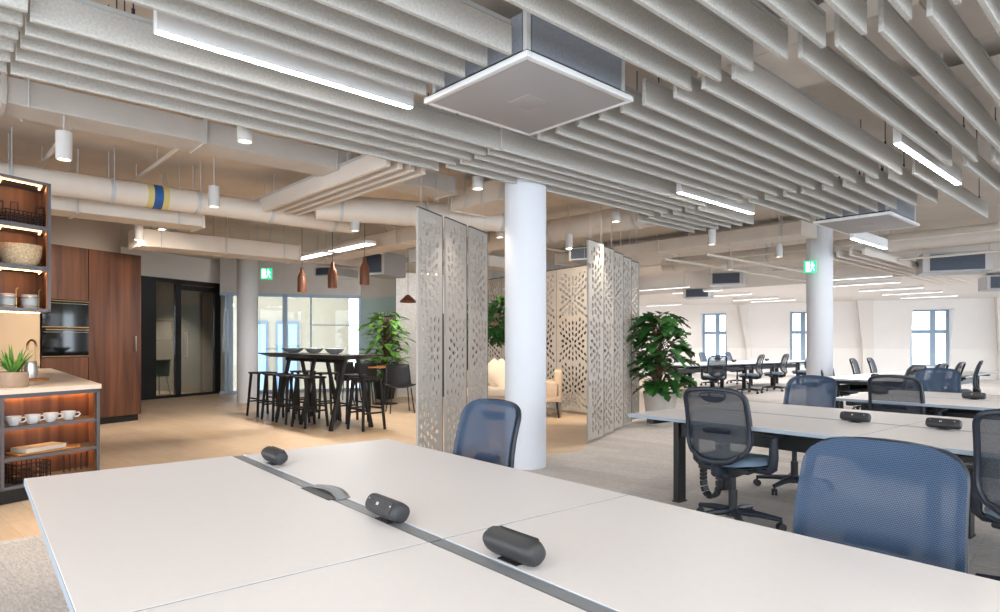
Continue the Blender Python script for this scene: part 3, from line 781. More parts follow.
# ------------------------------------------------------------------ task chair
def outline(n=56):
    """closed outline of the back in (x, z): rounded top, waist tapering to the seat"""
    pts = []
    def hw(z):
        t = (z-.50)/.46
        return .218-.011*max(0, t-.3)/.7 if t > .3 else .218-.075*((.3-t)/.3)**2.2
    right = []
    for k in range(20):
        z = .535+(.885-.535)*k/19; right.append((hw(z), z))
    r = .07; xt = hw(.885)
    arc = [(xt-r+r*math.cos(a), .885+r*math.sin(a)) for a in [R(15*j) for j in range(1, 6)]]
    top = [(x, .957+.009*(1-(x/.14)**2)) for x in (.12, .06, 0)]
    bot = [(0, .478), (.05, .48), (.095, .488), (.125, .505)]
    half = bot+right+arc+top
    return half+[(-x, z) for x, z in half[::-1] if abs(x) > 1e-6]
def back_y(x, z):
    t = (z-.5)/.48
    return -.255 + .05*math.sin(min(1, t*1.1)*math.pi)*.6 - .07*max(0, t-.2) + .38*x*x
def make_chair():
    root = thing('office_chair', None, 'chair')
    ol = outline()
    b = MB(); b.tube([(x*.985, back_y(x, z)-.012, z-.004) for x, z in ol], .015, 8, True, 1.0); b.obj('back_frame', 'navy', root)
    # mesh membrane wrapped over the frame
    b = MB(); nz, nx = 26, 16
    zs = [.482+(.971-.482)*k/nz for k in range(nz+1)]
    def w_at(z):
        c = [abs(oj[0])+(abs(oi[0])-abs(oj[0]))*((z-oj[1])/(oi[1]-oj[1]) if abs(oi[1]-oj[1]) > 1e-9 else 0) for oj, oi in zip(ol, ol[1:]) if min(oj[1], oi[1]) <= z <= max(oj[1], oi[1])]
        return max(c) if c else ol[len(ol)//2][0]*0+.105
    ws = [w_at(z)+.012 for z in zs]
    V = [[b.bm.verts.new((ws[i]*(2*j/nx-1), back_y(ws[i]*(2*j/nx-1), zs[i])+.012, zs[i])) for j in range(nx+1)] for i in range(nz+1)]
    for i in range(nz):
        for j in range(nx): b.bm.faces.new((V[i][j], V[i][j+1], V[i+1][j+1], V[i+1][j]))
    b.obj('back_mesh', 'meshback', root, flip=1)
    b = MB(); pts = [(.085*math.cos(a), .912+(.042*math.sin(a))) for a in [R(180+10*k) for k in range(19)]]
    lo = [b.bm.verts.new((x, back_y(x, z)-.014, z)) for x, z in pts]; hi = [b.bm.verts.new((x, back_y(x, z)-.002, z)) for x, z in pts]
    b.bm.faces.new(lo); b.bm.faces.new(hi[::-1])
    for i in range(len(pts)): b.bm.faces.new((lo[i], lo[(i+1) % len(pts)], hi[(i+1) % len(pts)], hi[i]))
    b.obj('back_pad', 'navy', root, smooth=False)
    b = MB(); b.tube([(x, back_y(x, .68)-.02+.0*abs(x), .68) for x in [(-.09+.018*k) for k in range(11)]], .008, 8, flat=3.2); b.obj('lumbar_support', 'navy', root)
    b = MB(); b.tube([(0, -.05, .39), (0, -.17, .378), (0, -.25, .41), (0, -.268, .47)], [.03, .034, .04, .03], 10); b.tube([(-.15, -.262, .53), (-.1, -.278, .49), (0, -.285, .475), (.1, -.278, .49), (.15, -.262, .53)], [.012, .02, .026, .02, .012], 10); b.obj('back_support', 'navy', root)
    # seat
    b = MB()
    def st(u, v):
        x = (u-.5)*2; y = (v-.5)*2
        k = 1-.12*max(0, -y); X = .245*x*math.sqrt(max(0, 1-.42*y**4))*k; Y = .235*y*math.sqrt(max(0, 1-.35*x**4))
        z = .492-.05*max(abs(x), abs(y))**6 + .01*x*x - .02*max(0, y)**3
        return (X, Y+.03, z)
    b.grid(st, 18, 18)
    def sb(u, v): p = st(u, v); return (p[0]*.97, p[1]*.97, .43-.015*(1-max(abs(u-.5), abs(v-.5))*2))
    b.grid(sb, 18, 18); b.obj('seat', 'seat', root, ang=60)
    b = MB(); b.box((0, .02, .41), (.36, .36, .03), bev=.012); b.box((0, -.01, .385), (.16, .24, .05), bev=.012); b.obj('mechanism', 'blackp', root)
    for s in (-1, 1):
        b = MB(); b.tube([(s*.14, 0, .405), (s*.245, 0, .405), (s*.272, 0, .43), (s*.277, 0, .5), (s*.277, .0, .64)], [.018, .018, .02, .021, .019], 10, flat=1.5); arm = b.obj('armrest', 'navy', root)
        b = MB(); b.box((s*.275, .03, .655), (.085, .25, .028), bev=.012, seg=3); b.obj('arm_pad', 'blackp', arm)
    b = MB(); b.cyl((0, 0, .1), (0, 0, .25), .03, n=16); b.cyl((0, 0, .25), (0, 0, .40), .02, n=16); b.obj('gas_lift', 'blackp', root)
    b = MB(); b.cyl((0, 0, .07), (0, 0, .13), .045, .038, n=20)
    for k in range(5):
        a = R(72*k+18); c, s_ = math.cos(a), math.sin(a)
        b.tube([(c*.02, s_*.02, .105), (c*.16, s_*.16, .098), (c*.31, s_*.31, .078)], [.03, .024, .017], 8, flat=.8)
    b.obj('star_base', 'navy', root)
    for k in range(5):
        a = R(72*k+18); c, s_ = math.cos(a)*.305, math.sin(a)*.305; t = Vector((-math.sin(a+.6), math.cos(a+.6), 0))
        b = MB()
        for q in (-1, 1):
            o = Vector((c, s_, .029))+t*.013*q; b.cyl(tuple(o-t*.009), tuple(o+t*.009), .028, n=16)
        b.cyl((c, s_, .03), (c, s_, .075), .009, n=8); b.obj('caster', 'blackp', root)
    return root
chair0 = make_chair(); used = [False]
def chair(a, bb, face, label, group, twist=0):
    x, y = DK(a, bb); base = {'+A': -R(50.4), '-A': R(129.6), '+B': R(39.6), '-B': R(219.6)}[face]
    rz = base+R(twist)
    if not used[0]:
        used[0] = True; chair0.location = (x, y, .004); chair0.rotation_euler = (0, 0, rz); chair0['label'] = label; chair0['group'] = group; return chair0
    return dup(chair0, (x, y, .004), rz, label, group)
gN, gF = 'office chairs around the near desks', 'office chairs at the far desks'
chair(1.80, .74, '-A', 'large blue mesh office chair closest to the camera', gN)
chair(1.76, 2.54, '-A', 'blue mesh office chair across the near desk in front of the white column', gN)
chair(4.05, 2.37, '+A', 'navy mesh office chair seen whole from behind at the middle desk', gN, 6)
chair(3.84, .66, '+A', 'navy mesh office chair cut off by the right picture edge', gN)
chair(5.42, 2.60, '-A', 'blue grey mesh chair facing us in front of the far column', gN, -4)
chair(6.74, 2.2, '+A', 'dark framed mesh chair seen from behind at the third desk', gN, 3)
chair(8.2, 2.42, '-A', 'pale grey mesh chair facing us across the third desk', gN)
for i, (a, bb) in enumerate([(9.7, 3.28), (10.65, 3.28), (11.5, 3.28), (12.55, 3.3)]):
    chair(a, bb, '+B', ['small office chair just behind the dark framed chair of the third desk', 'small office chair below the left half of the right far window', 'small office chair below the right half of the right far window', 'small office chair farthest right by the white wall, in side view'][i], gF, -8+6*i)
chair(12.7, 4.68, '-B', 'small blue office chair behind the far right desk, left of the two', gF, 10); chair(13.5, 4.68, '-B', 'small blue office chair behind the far right desk, right of the two', gF, 10)
chair(11.5, 4.7, '-B', 'small office chair half hidden just right of the far column', gF)
for i, (a, twist) in enumerate([(13.35, -40), (14.95, 12), (16.2, 10), (17.8, -10)]):
    chair(a, 8.3, '+B', ['office chair seen from behind at the distant desk, nearest the monstera', 'office chair in side view at the distant desk, second from the monstera', 'office chair in side view at the distant desk, third from the monstera', 'office chair at the distant desk just left of the far column'][i], gF, twist)
for i, a in enumerate([15.4, 16.7, 18.1]):
    chair(a, 10.45, '-B', ['office chair behind the distant desk, just right of the monstera leaves', 'office chair behind the distant desk in front of the left window', 'office chair behind the distant desk, right of the left window'][i], gF, 12)

# ------------------------------------------------------------------ kitchen
k0 = Vector((-3.864, 4.93)); edge_dir = Vector((-.64, .768)).normalized()     # counter's long front edge
cw = .785
kc = k0+kd*cw                                                        # front right corner
TH = .25
def kx(v): return Vector(v)
root = thing('kitchen_cabinet', 'slate grey open shelf cabinet with lit walnut lining at the kitchen counter end', 'cabinet', (k0.x, k0.y, 0), ROT_K)
# local: x along the end face (0..cw), y into the cabinet (left/back)
x0 = -.45
ed = Vector((edge_dir.dot(kd), edge_dir.dot(Vector((-kd.y, kd.x)))))   # counter edge in local axes
def sk(x, y): return (x+ed.x/ed.y*y, y)                                # follows the skewed counter side
DEP = .36
def skbox(b, xa, xb, ya, yb, za, zb): return b.prism([sk(xa, ya), sk(xb, ya), sk(xb, yb), sk(xa, yb)], za, zb)
b = MB(); skbox(b, cw-.03, cw, 0, 4.07, .115, .862); skbox(b, x0, cw-.03, DEP, DEP+.02, .115, .862); b.prism([sk(x0, 0), sk(-.0, 0), sk(.0, DEP), sk(x0, DEP)], .115, .862)
b.obj('carcass', 'slate', root, smooth=False)
b = MB(); skbox(b, .0, cw, -.0, .03, .83, .862); skbox(b, 0.005, .03, -.002, .025, .115, .83); skbox(b, cw-.03, cw, -.002, .03, .115, .83); skbox(b, 0, cw, -.002, .03, .115, .135); b.obj('face_frame', 'slate', root, smooth=False)
b = MB(); skbox(b, .0, cw-.03, DEP-.015, DEP, .135, .83); skbox(b, cw-.045, cw-.03, .03, DEP, .135, .83); b.obj('lining', 'walnut_in', root, smooth=False)
zs_sh = (.60, .355)
for z in zs_sh:
    b = MB(); skbox(b, .02, cw-.03, .004, DEP-.02, z-.022, z); b.obj('shelf', 'slate', root, smooth=False)
b = MB(); skbox(b, 0, cw-.03, .004, DEP-.02, .12, .136); b.obj('shelf', 'slate', root, smooth=False)
for z in (.826, .576, .331):
    b = MB(); skbox(b, .05, cw-.06, DEP-.045, DEP-.025, z-.008, z); b.obj('light_strip', 'warm', root, smooth=False)
b = MB(); skbox(b, x0, cw-.05, .05, 4.07, 0, .115); b.obj('plinth', 'blackframe', root, smooth=False)
top = MB(); skbox(top, x0, cw+.012, -.012, 4.08, .864, .902); tag(top.obj('countertop', 'counter', None, (k0.x, k0.y, 0), ROT_K, smooth=False), 'pale stone kitchen countertop on the slate cabinet', 'countertop')
# upper open shelf
uw = .374
root = thing('wall_cabinet', 'slate grey hanging cabinet end with three lit walnut niches, left picture edge', 'cabinet', (k0.x, k0.y, 0), ROT_K)
b = MB(); skbox(b, uw-.022, uw, 0, .34, 1.52, 2.58); skbox(b, x0, uw, 0, .34, 2.558, 2.58); skbox(b, x0, uw, 0, .34, 1.52, 1.545); skbox(b, x0, uw, .34, .36, 1.52, 2.58); skbox(b, x0, -.045, 0, .34, 1.545, 2.558); b.obj('carcass', 'slate', root, smooth=False)
b = MB(); skbox(b, -.04, uw-.022, .32, .339, 1.545, 2.558); skbox(b, uw-.035, uw-.0225, .01, .32, 1.545, 2.558); b.obj('lining', 'walnut_in', root, smooth=False)
for z in (2.22, 1.89):
    b = MB(); skbox(b, -.045, uw-.022, .004, .318, z-.035, z); b.obj('shelf', 'slate', root, smooth=False)
for z in (2.556, 2.183, 1.853):
    b = MB(); skbox(b, .0, uw-.07, .04, .05, z-.006, z); skbox(b, .0, .01, .04, .2, z-.006, z); skbox(b, uw-.08, uw-.07, .04, .2, z-.006, z); b.obj('light_strip', 'warm', root, smooth=False)
b = MB(); skbox(b, x0, .3, .15, .17, 1.512, 1.52); b.obj('light_strip', 'warm', root, smooth=False)
def kp(x, y, z=0): 
    v = k0+kd*sk(x, y)[0]+Vector((-kd.y, kd.x))*sk(x, y)[1]; return (v.x, v.y, z)
# contents of the upper niches
def wire_basket(w, d, h, nx_, nz_, handles=True):
    b = MB(); r = .004
    for z in [h*k/nz_ for k in range(nz_+1)]: b.tube([(-w/2, -d/2, z), (w/2, -d/2, z), (w/2, d/2, z), (-w/2, d/2, z)], r, 5, True)
    for k in range(nx_+1):
        x = -w/2+w*k/nx_; b.cyl((x, -d/2, 0), (x, -d/2, h), r, n=5); b.cyl((x, d/2, 0), (x, d/2, h), r, n=5); b.cyl((x, -d/2, 0), (x, d/2, 0), r, n=5)
    for k in range(5):
        y = -d/2+d*k/4
        b.cyl((-w/2, y, 0), (-w/2, y, h), r, n=5); b.cyl((w/2, y, 0), (w/2, y, h), r, n=5)
    return b
x, y, z = kp(.15, .15, 2.224); root = thing('wire_basket', 'black wire basket with raised handles in the top lit niche', 'basket', (x, y, z), ROT_K)
wire_basket(.31, .2, .1, 10, 4).obj('basket_body', 'wire', root)
for s in (-1, 1):
    b = MB(); b.tube([(s*.15, -.05, .1), (s*.15, -.05, .165), (s*.15, .05, .165), (s*.15, .05, .1)], .005, 6); b.tube([(s*.12, -.1, .1), (s*.12, -.1, .16), (s*.07, -.1, .16), (s*.07, -.1, .1)], .004, 6); b.obj('handle', 'wire', root)
x, y, z = kp(.15, .155, 1.893)
b = MB(); prof = [(0, 0), (.10, 0), (.13, .03), (.145, .09), (.152, .165), (.148, .17), (.138, .16), (.125, .05), (0, .02)]; b.lathe(prof, 32)
tag(b.obj('woven_basket', 'wicker', None, (x, y, z)), 'pale woven straw basket in the middle lit niche', 'basket')
for i, (xx, yy, lb) in enumerate([(.05, .12, 'steel canister in the lowest lit niche, left one'), (.22, .12, 'steel canister in the lowest lit niche, right one')]):
    x, y, z = kp(xx, yy, 1.548); b = MB(); b.lathe([(0, 0), (.055, 0), (.058, .01), (.058, .11), (.054, .112), (.05, .1), (0, .1)], 24); tag(b.obj('canister', 'bowl', None, (x, y, z)), lb, 'canister', 'steel canisters')
    root = thing('brass_holder', 'thin brass wire holder with handle around the %s steel canister' % ('left' if i == 0 else 'right'), 'holder', (x, y, z), ROT_K)
    b = MB(); b.tube([(.066*math.cos(R(20*k)), .066*math.sin(R(20*k)), .09) for k in range(18)], .004, 6, True); b.tube([(.066*math.cos(R(20*k)), .066*math.sin(R(20*k)), .02) for k in range(18)], .004, 6, True); b.obj('ring', 'brass', root)
    b = MB(); b.tube([(.07, 0, .004), (.07, 0, .15), (.085, 0, .165)], .005, 6); b.obj('handle', 'brass', root)
# cups
cup = thing('cup', None, 'cup')
b = MB(); b.lathe([(0, .004), (.028, .004), (.03, 0), (.034, .004), (.052, .04), (.056, .075), (.053, .076), (.048, .045), (.03, .012), (0, .01)], 28); b.obj('cup_body', 'white', cup)
b = MB(); b.tube([(.05, 0, .06), (.075, 0, .064), (.086, 0, .048), (.074, 0, .03), (.046, 0, .026)], .006, 8); b.obj('handle', 'white', cup)
for i, xx in enumerate((.1, .245, .385, .53)):
    p = kp(xx, .13, zs_sh[0]+.001); lb = 'white cup on the lit shelf, %s from the left' % ['first', 'second', 'third', 'last'][i]
    if i == 0: cup.location = p; cup.rotation_euler = (0, 0, ROT_K-R(35)); cup['label'] = lb; cup['group'] = 'white cups on the shelf'
    else: dup(cup, p, ROT_K-R(35), lb, 'white cups on the shelf')
# board, book
x, y, z = kp(.33, .16, zs_sh[1]+.001); b = MB(); b.box((0, 0, .009), (.5, .2, .018), bev=.006); b.cyl((.27, 0, .009), (.3, 0, .009), .012, n=8); tag(b.obj('serving_board', 'oak', None, (x, y, z), ROT_K), 'wooden serving board on the lower lit shelf', 'board')
root = thing('book', 'pale book lying on the serving board', 'book', kp(.3, .15, zs_sh[1]+.0205), ROT_K+R(6))
b = MB(); b.box((0, 0, .018), (.33, .17, .028)); b.obj('pages', 'cream', root, smooth=False)
b = MB(); b.box((0, 0, .002), (.345, .18, .004)); b.box((0, 0, .034), (.345, .18, .004)); b.box((0, .09, .018), (.345, .004, .036)); b.obj('cover', 'book', root, smooth=False)
x, y, z = kp(.2, .16, .138); root = thing('wire_basket', 'dark wire basket on the lowest lit shelf', 'basket', (x, y, z), ROT_K); wire_basket(.26, .2, .15, 7, 4).obj('basket_body', 'wire', root)
for i, (dx, dz) in enumerate(((-.02, .004), (.0, .05))):
    x, y, z = kp(.2+dx, .15, .138+.006+dz); b = MB(); b.lathe([(0, 0), (.05, 0), (.085, .035), (.08, .037), (.045, .008), (0, .008)], 24); tag(b.obj('wooden_bowl', 'copper', None, (x, y, z)), 'round wooden bowl in the dark wire basket, %s one' % ('lower' if i == 0 else 'upper'), 'bowl', 'wooden bowls')
for i in range(5):
    x, y, z = kp(.5+.05*i, .2, .138); b = MB(); b.tube([(-.018, 0, 0), (-.022, 0, .08), (-.01, 0, .15), (.01, 0, .15), (.022, 0, .08), (.018, 0, 0)], .003, 5); b.cyl((-.022, 0, .08), (.022, 0, .08), .002, n=5); tag(b.obj('wire_divider', 'wire', None, (x, y, z), ROT_K+R(70)), 'bent wire divider on the lowest lit shelf, %s from the basket' % ORD[i], 'divider', 'wire dividers')

# leaves
def leaf(b, base, d, up, L, W, split=False, droop=.25):
    base, d, up = Vector(base), Vector(d).normalized(), Vector(up)
    sx = d.cross(up)
    if sx.length < 1e-4: sx = d.orthogonal()
    sx.normalize(); nrm = sx.cross(d).normalized()
    n = 9; 
    def w(t): return W*math.sin(math.pi*min(1, t**.72))**.9 if not split else W*(math.sin(math.pi*t**.55)**.8 if 0 < t < 1 else 0)
    cen = [base+d*(L*k/n)-Vector((0, 0, 1))*droop*L*(k/n)**2 for k in range(n+1)]
    cv = [b.bm.verts.new(c) for c in cen]
    for s in (-1, 1):
        ev = []
        for k in range(n+1):
            t = k/n; ww = w(t)
            if split and k % 2 == 0 and 2 <= k <= 7: ww *= .5
            ev.append(b.bm.verts.new(cen[k]+sx*s*ww*.5+nrm*ww*.12+d*(ww*.18 if split else 0)))
        for k in range(n):
            try: b.bm.faces.new((cv[k], cv[k+1], ev[k+1], ev[k]) if s > 0 else (cv[k], ev[k], ev[k+1], cv[k+1]))
            except ValueError: pass
# small potted plant on the counter
x, y = U(13.5, 5.27); root = thing('potted_plant', 'small spiky green plant in a taupe pot on the counter', 'plant', (x, y, .903), .3)
b = MB(); b.lathe([(0, 0), (.098, 0), (.104, .01), (.104, .125), (.094, .125), (.092, .11), (0, .108)], 32); b.obj('pot', 'potb', root)
b = MB(); b.cyl((0, 0, .108), (0, 0, .114), .09, n=24); b.obj('soil', 'soil', root)
b = MB()
for k in range(46):
    a = random.uniform(0, 2*math.pi); t = random.uniform(.15, 1.0)
    leaf(b, (.03*math.cos(a), .03*math.sin(a), .11+.02*random.random()), (math.cos(a)*t*.75, math.sin(a)*t*.75, 1.0-.35*t), (0, 0, 1), random.uniform(.14, .27), .022, droop=.12)
b.obj('foliage', 'leaf_b', root)
# tap, bottle, tray
x, y = U(36, 7.6); root = thing('kitchen_tap', 'brushed brass gooseneck tap on the kitchen counter', 'tap', (x, y, .903), R(-20))
b = MB(); b.cyl((0, 0, 0), (0, 0, .03), .026, n=20); b.tube([(0, 0, .03), (0, 0, .3)]+[(-.075+.075*math.cos(R(15*k)), 0, .32+.075*math.sin(R(15*k))) for k in range(13)]+[(-.15, 0, .27)], .013, 10); b.obj('spout', 'brass', root)
b = MB(); b.cyl((.02, 0, .06), (.06, 0, .09), .007, n=8); b.obj('lever', 'brass', root)
x, y = U(31, 6.5); root = thing('water_jug', 'brushed steel jug standing on the counter beside the tap', 'jug', (x, y, .903), 0)
b = MB(); b.lathe([(0, 0), (.06, 0), (.062, .01), (.056, .13), (.05, .17), (.052, .175), (.046, .17), (.05, .12), (0, .02)], 28); b.obj('jug_body', 'steel', root)
b = MB(); b.tube([(-.05, 0, .15), (-.09, 0, .145), (-.095, 0, .08), (-.058, 0, .05)], .008, 8); b.obj('handle', 'steel', root)
x, y = U(37.5, 6.15); b = MB(); b.cyl((0, 0, 0), (0, 0, .014), .09, .095, n=28); b.lathe([(.085, .014), (.095, .02), (.09, .022), (.08, .016)], 28); tag(b.obj('wooden_tray', 'oak', None, (x, y, .903)), 'small round wooden tray with raised rim on the counter', 'tray')
# tall walnut unit with two ovens
t0 = Vector((-6.14, 9.82))
root = thing('tall_cabinet', 'full height walnut cabinet with built-in ovens left of the glass meeting room', 'cabinet', (t0.x, t0.y, 0), ROT_K)
XL, XR, TZ = -2.6, .675, 2.69
ox0, ox1 = -.86, -.19
b = MB(); b.box(((XL+XR)/2, .36, TZ/2+.05), (XR-XL, .64, TZ-.1)); b.obj('carcass', 'walnut', root, smooth=False)
for (xa, xb, za, zb, hd) in [(XL, ox0-.01, 1.85, TZ, 0), (ox0, ox1, .11, 1.1, 0), (ox0, ox1, 1.86, TZ, 0), (ox1+.006, XR-.0, .11, TZ, 1)]:
    b = MB(); b.box(((xa+xb)/2, .025, (za+zb)/2), (xb-xa-.004, .03, zb-za-.004), bev=.002, seg=1); dr = b.obj('door', 'walnut', root)
    if hd: b = MB(); b.box((xb-.11, -.005, 1.25), (.018, .03, .24), bev=.003); b.obj('handle', 'steel', dr)
b = MB(); b.box(((XL+ox0-.01)/2, .03, 1.37), (ox0-.01-XL, .02, .96)); b.obj('splashback', 'tan', root, smooth=False)
b = MB(); b.box(((XL+XR)/2, .36, .055), (XR-XL-.04, .6, .11)); b.obj('plinth', 'blackframe', root, smooth=False)
def tp(x, y, z): v = t0+kd*x+Vector((-kd.y, kd.x))*y; return (v.x, v.y, z)
for i, (za, zb) in enumerate([(1.49, 1.90), (1.065, 1.48)]):
    root = thing('built_in_oven', 'black glass built-in oven, %s of the two in the walnut cabinet' % ('upper' if i == 0 else 'lower'), 'oven', tp((ox0+ox1)/2, 0, za), ROT_K, 'built-in ovens')
    w = ox1-ox0-.01; h = zb-za-.004
    b = MB(); b.box((0, .0, h/2), (w, .02, h), bev=.003, seg=1); b.obj('glass_door', 'ovenglass', root)
    b = MB(); b.box((0, -.012, h-.055), (w-.02, .006, .004)); b.obj('control_panel_trim', 'steel', root, smooth=False)
    b = MB(); b.cyl((-w/2+.03, -.045, h-.02), (w/2-.03, -.045, h-.02), .008, n=10)
    for s in (-1, 1): b.box((s*(w/2-.06), -.028, h-.02), (.015, .035, .012))
    b.obj('handle', 'brass', root)
    b = MB(); b.box((0, -.01, .006), (w, .006, .012)); b.obj('bottom_trim', 'brass', root, smooth=False)
b = MB(); b.box(((-2.6+.45)/2, .5, (TZ+SLAB)/2+.01), (3.05, .62, SLAB-TZ-.02)); struct(b.obj('wall_bulkhead_kitchen', 'bulk', None, (t0.x, t0.y, 0), ROT_K, smooth=False))

# ------------------------------------------------------------------ bar table, bowls, stools, pendants
q0 = Vector((-2.25, 9.42)); e = Vector((-.66, .75)).normalized(); nrm = Vector((e.y, -e.x)); rb = math.atan2(e.y, e.x)
Lt, off = 3.1, -.42
c = q0+e*(off+Lt/2)
root = thing('bar_table', 'long black high table with splayed legs near the tall windows', 'table', (c.x, c.y, 0), rb)
b = MB(); TZb, wd2 = 1.09, .32
ring = lambda lx, wy, z: [b.bm.verts.new((sx*lx, sy*wy, z)) for sx, sy in ((-1, -1), (1, -1), (1, 1), (-1, 1))]
r1 = ring(Lt/2, wd2, TZb); r2 = ring(Lt/2, wd2, TZb-.012); r3 = ring(Lt/2-.22, wd2-.14, TZb-.07)
for A, B in ((r1, r2), (r2, r3)):
    for k in range(4): b.bm.faces.new((A[k], A[(k+1) % 4], B[(k+1) % 4], B[k]))
b.bm.faces.new(r1[::-1]); b.bm.faces.new(r3); b.obj('tabletop', 'black', root, smooth=False)
for s in (0, 1.0, 1.95):
    xx = s-.12-off-Lt/2
    for sg in (-1, 1):
        b = MB(); b.tube([(xx, sg*.1, TZb-.06), (xx, sg*.33, .0)], .034, 4, flat=.7); b.obj('leg', 'black', root)
b = MB(); b.box((0, 0, TZb-.1), (Lt-1.0, .06, .06)); b.obj('beam', 'black', root, smooth=False)
def tb(s, n_, z): v = q0+e*s+nrm*n_; return (v.x, v.y, z)
for i, (s, r, lb) in enumerate([(1.05-.8, .15, 'right'), (1.1, .15, 'middle'), (2.35, .19, 'left')]):
    u_ = (334.5, 314, 293)[i]
    # along the table axis at that sight line
    k = (u_-500)/F_PX; s = (k*q0.y-q0.x)/(e.x-k*e.y)
    b = MB(); b.lathe([(0, .0), (r*.4, 0), (r*.42, .012), (r*.7, .03), (r, .085), (r*.97, .088), (r*.66, .04), (0, .018)], 32)
    tag(b.obj('bowl', 'bowl', None, tb(s, 0, TZb+.0005)), 'grey shallow bowl on the high black table, %s of three' % lb, 'bowl', 'bowls on the high table')
st = thing('bar_stool', None, 'stool')
b = MB(); b.box((0, 0, .745), (.36, .36, .03), bev=.012, seg=3); b.obj('seat', 'blackp', st)
for sx in (-1, 1):
    for sy in (-1, 1):
        b = MB(); b.tube([(sx*.14, sy*.14, .735), (sx*.19, sy*.19, 0)], [.026, .021], 4); b.obj('leg', 'black', st)
b = MB(); zf = .25; f = .14+.05*(1-zf/.735)
for sx, sy in ((1, 0), (-1, 0), (0, 1), (0, -1)):
    if sx: b.box((sx*f, 0, zf), (.025, 2*f, .025))
    else: b.box((0, sy*f, zf+.06), (2*f, .025, .025))
b.obj('foot_rail', 'black', st, smooth=False)
stools = [(.58, -.32, 'black bar stool at the near side of the high table, first from the right'), (1.2, -.32, 'black bar stool at the near side of the high table, second from the right'), (1.78, -.32, 'black bar stool at the near side of the high table, third from the right'), (2.5, -.3, 'black bar stool at the near side of the high table, leftmost'),
          (-.25, .17, 'black bar stool at the right end of the high table'), (.66, .43, 'black bar stool behind the right legs of the high table'), (1.6, .43, 'black bar stool on the window side, middle of the high table'), (2.5, .43, 'black bar stool on the window side, left end of the high table')]
for i, (s, n_, lb) in enumerate(stools):
    p = tb(s, n_, 0); rz = rb+R(random.uniform(-6, 6))
    if i == 0: st.location = p; st.rotation_euler = (0, 0, rz); tag(st, lb, 'stool', 'black bar stools')
    else: dup(st, p, rz, lb, 'black bar stools')
for i, (u_, d_, zb) in enumerate([(302, 10.4, 2.09), (332.5, 9.85, 2.11), (364.5, 9.4, 2.12)]):
    x, y = U(u_, d_); root = thing('pendant_lamp', 'brown bottle-shaped pendant lamp over the high table, %s of three' % ['left', 'middle', 'right'][i], 'lamp', (x, y, zb), 0, 'bottle pendants')
    b = MB(); b.lathe([(.058, 0), (.07, 0), (.072, .02), (.072, .22), (.062, .27), (.03, .33), (.024, .4), (.0, .4)], 24); b.lathe([(.062, .0), (.06, .2), (0, .24)], 24); b.obj('shade', 'copper', root)
    b = MB(); b.ell((0, 0, .05), (.03, .03, .04)); b.obj('bulb', 'pend', root)
    l = bpy.data.lights.new('pendant_light', 'SPOT'); l.energy = 60; l.spot_size = R(100); l.color = (1, .84, .62); o = bpy.data.objects.new('pendant_light', l); COL.objects.link(o); o.parent = root; o.location = (0, 0, .0)
    b = MB(); b.cyl((0, 0, .4), (0, 0, SLAB-zb), .004, n=6); b.obj('cord', 'blackp', root)
x, y = U(408, 12.8); root = thing('pendant_lamp', 'round wooden pendant lamp left of the hanging screens', 'lamp', (x, y, 2.07), 0)
b = MB(); b.lathe([(.16, 0), (.165, .03), (.1, .09), (.04, .15), (0, .16)], 28); b.lathe([(.15, 0), (.09, .08), (0, .13)], 28); b.obj('shade', 'copper', root)
b = MB(); b.ell((0, 0, .05), (.04, .04, .04)); b.obj('bulb', 'pend', root)
b = MB(); b.cyl((0, 0, .15), (0, 0, SLAB-2.07), .004, n=6); b.obj('cord', 'blackp', root)

# cafe table and chairs by the plant
x, y = U(380, 13.2); root = thing('cafe_table', 'small table with an orange wooden top in front of the tall plant', 'table', (x, y, 0), 0)
b = MB(); b.cyl((0, 0, .755), (0, 0, .785), .40, n=40); b.obj('tabletop', 'oak', root)
b = MB(); b.cyl((.1, 0, .02), (.1, 0, .755), .035, n=14); b.obj('post', 'black', root)
b = MB(); b.lathe([(0, 0), (.26, 0), (.26, .012), (.05, .03), (0, .03)], 32, (.1, 0, 0)); b.obj('foot', 'black', root)
def shell_chair(u_, d_, rz, label, m='blackp'):
    x, y = U(u_, d_); root = thing('shell_chair', label, 'chair', (x, y, 0), rz, 'lounge shell chairs')
    b = MB()
    def sh(a, t):
        x = (a-.5)*.50*(1-.12*t*t); 
        if t < .5: yy = .22-.44*(t/.5); zz = .46-.02*math.sin(t*2*math.pi)+.10*abs(a-.5)**2*4*.5
        else: s = (t-.5)/.5; yy = -.22-.1*s+.10*(abs(a-.5)*2)**2*.8; zz = .46+.40*s
        return (x, yy, zz)
    b.grid(sh, 12, 16); o = b.obj('shell', m, root); md = o.modifiers.new('thick', 'SOLIDIFY'); md.thickness = .025
    for sx in (-1, 1):
        for sy in (-1, 1):
            b = MB(); b.cyl((sx*.17, sy*.15, .45), (sx*.22, sy*.22, 0), .011, n=8); b.obj('leg', 'black', root)
    return root
shell_chair(400, 11.6, R(200), 'black shell chair at the orange topped table, nearest the screens')
shell_chair(364, 13.1, R(20), 'dark shell chair behind the rightmost bar stool'); shell_chair(348, 13.8, R(-10), 'dark shell chair behind the high table legs')

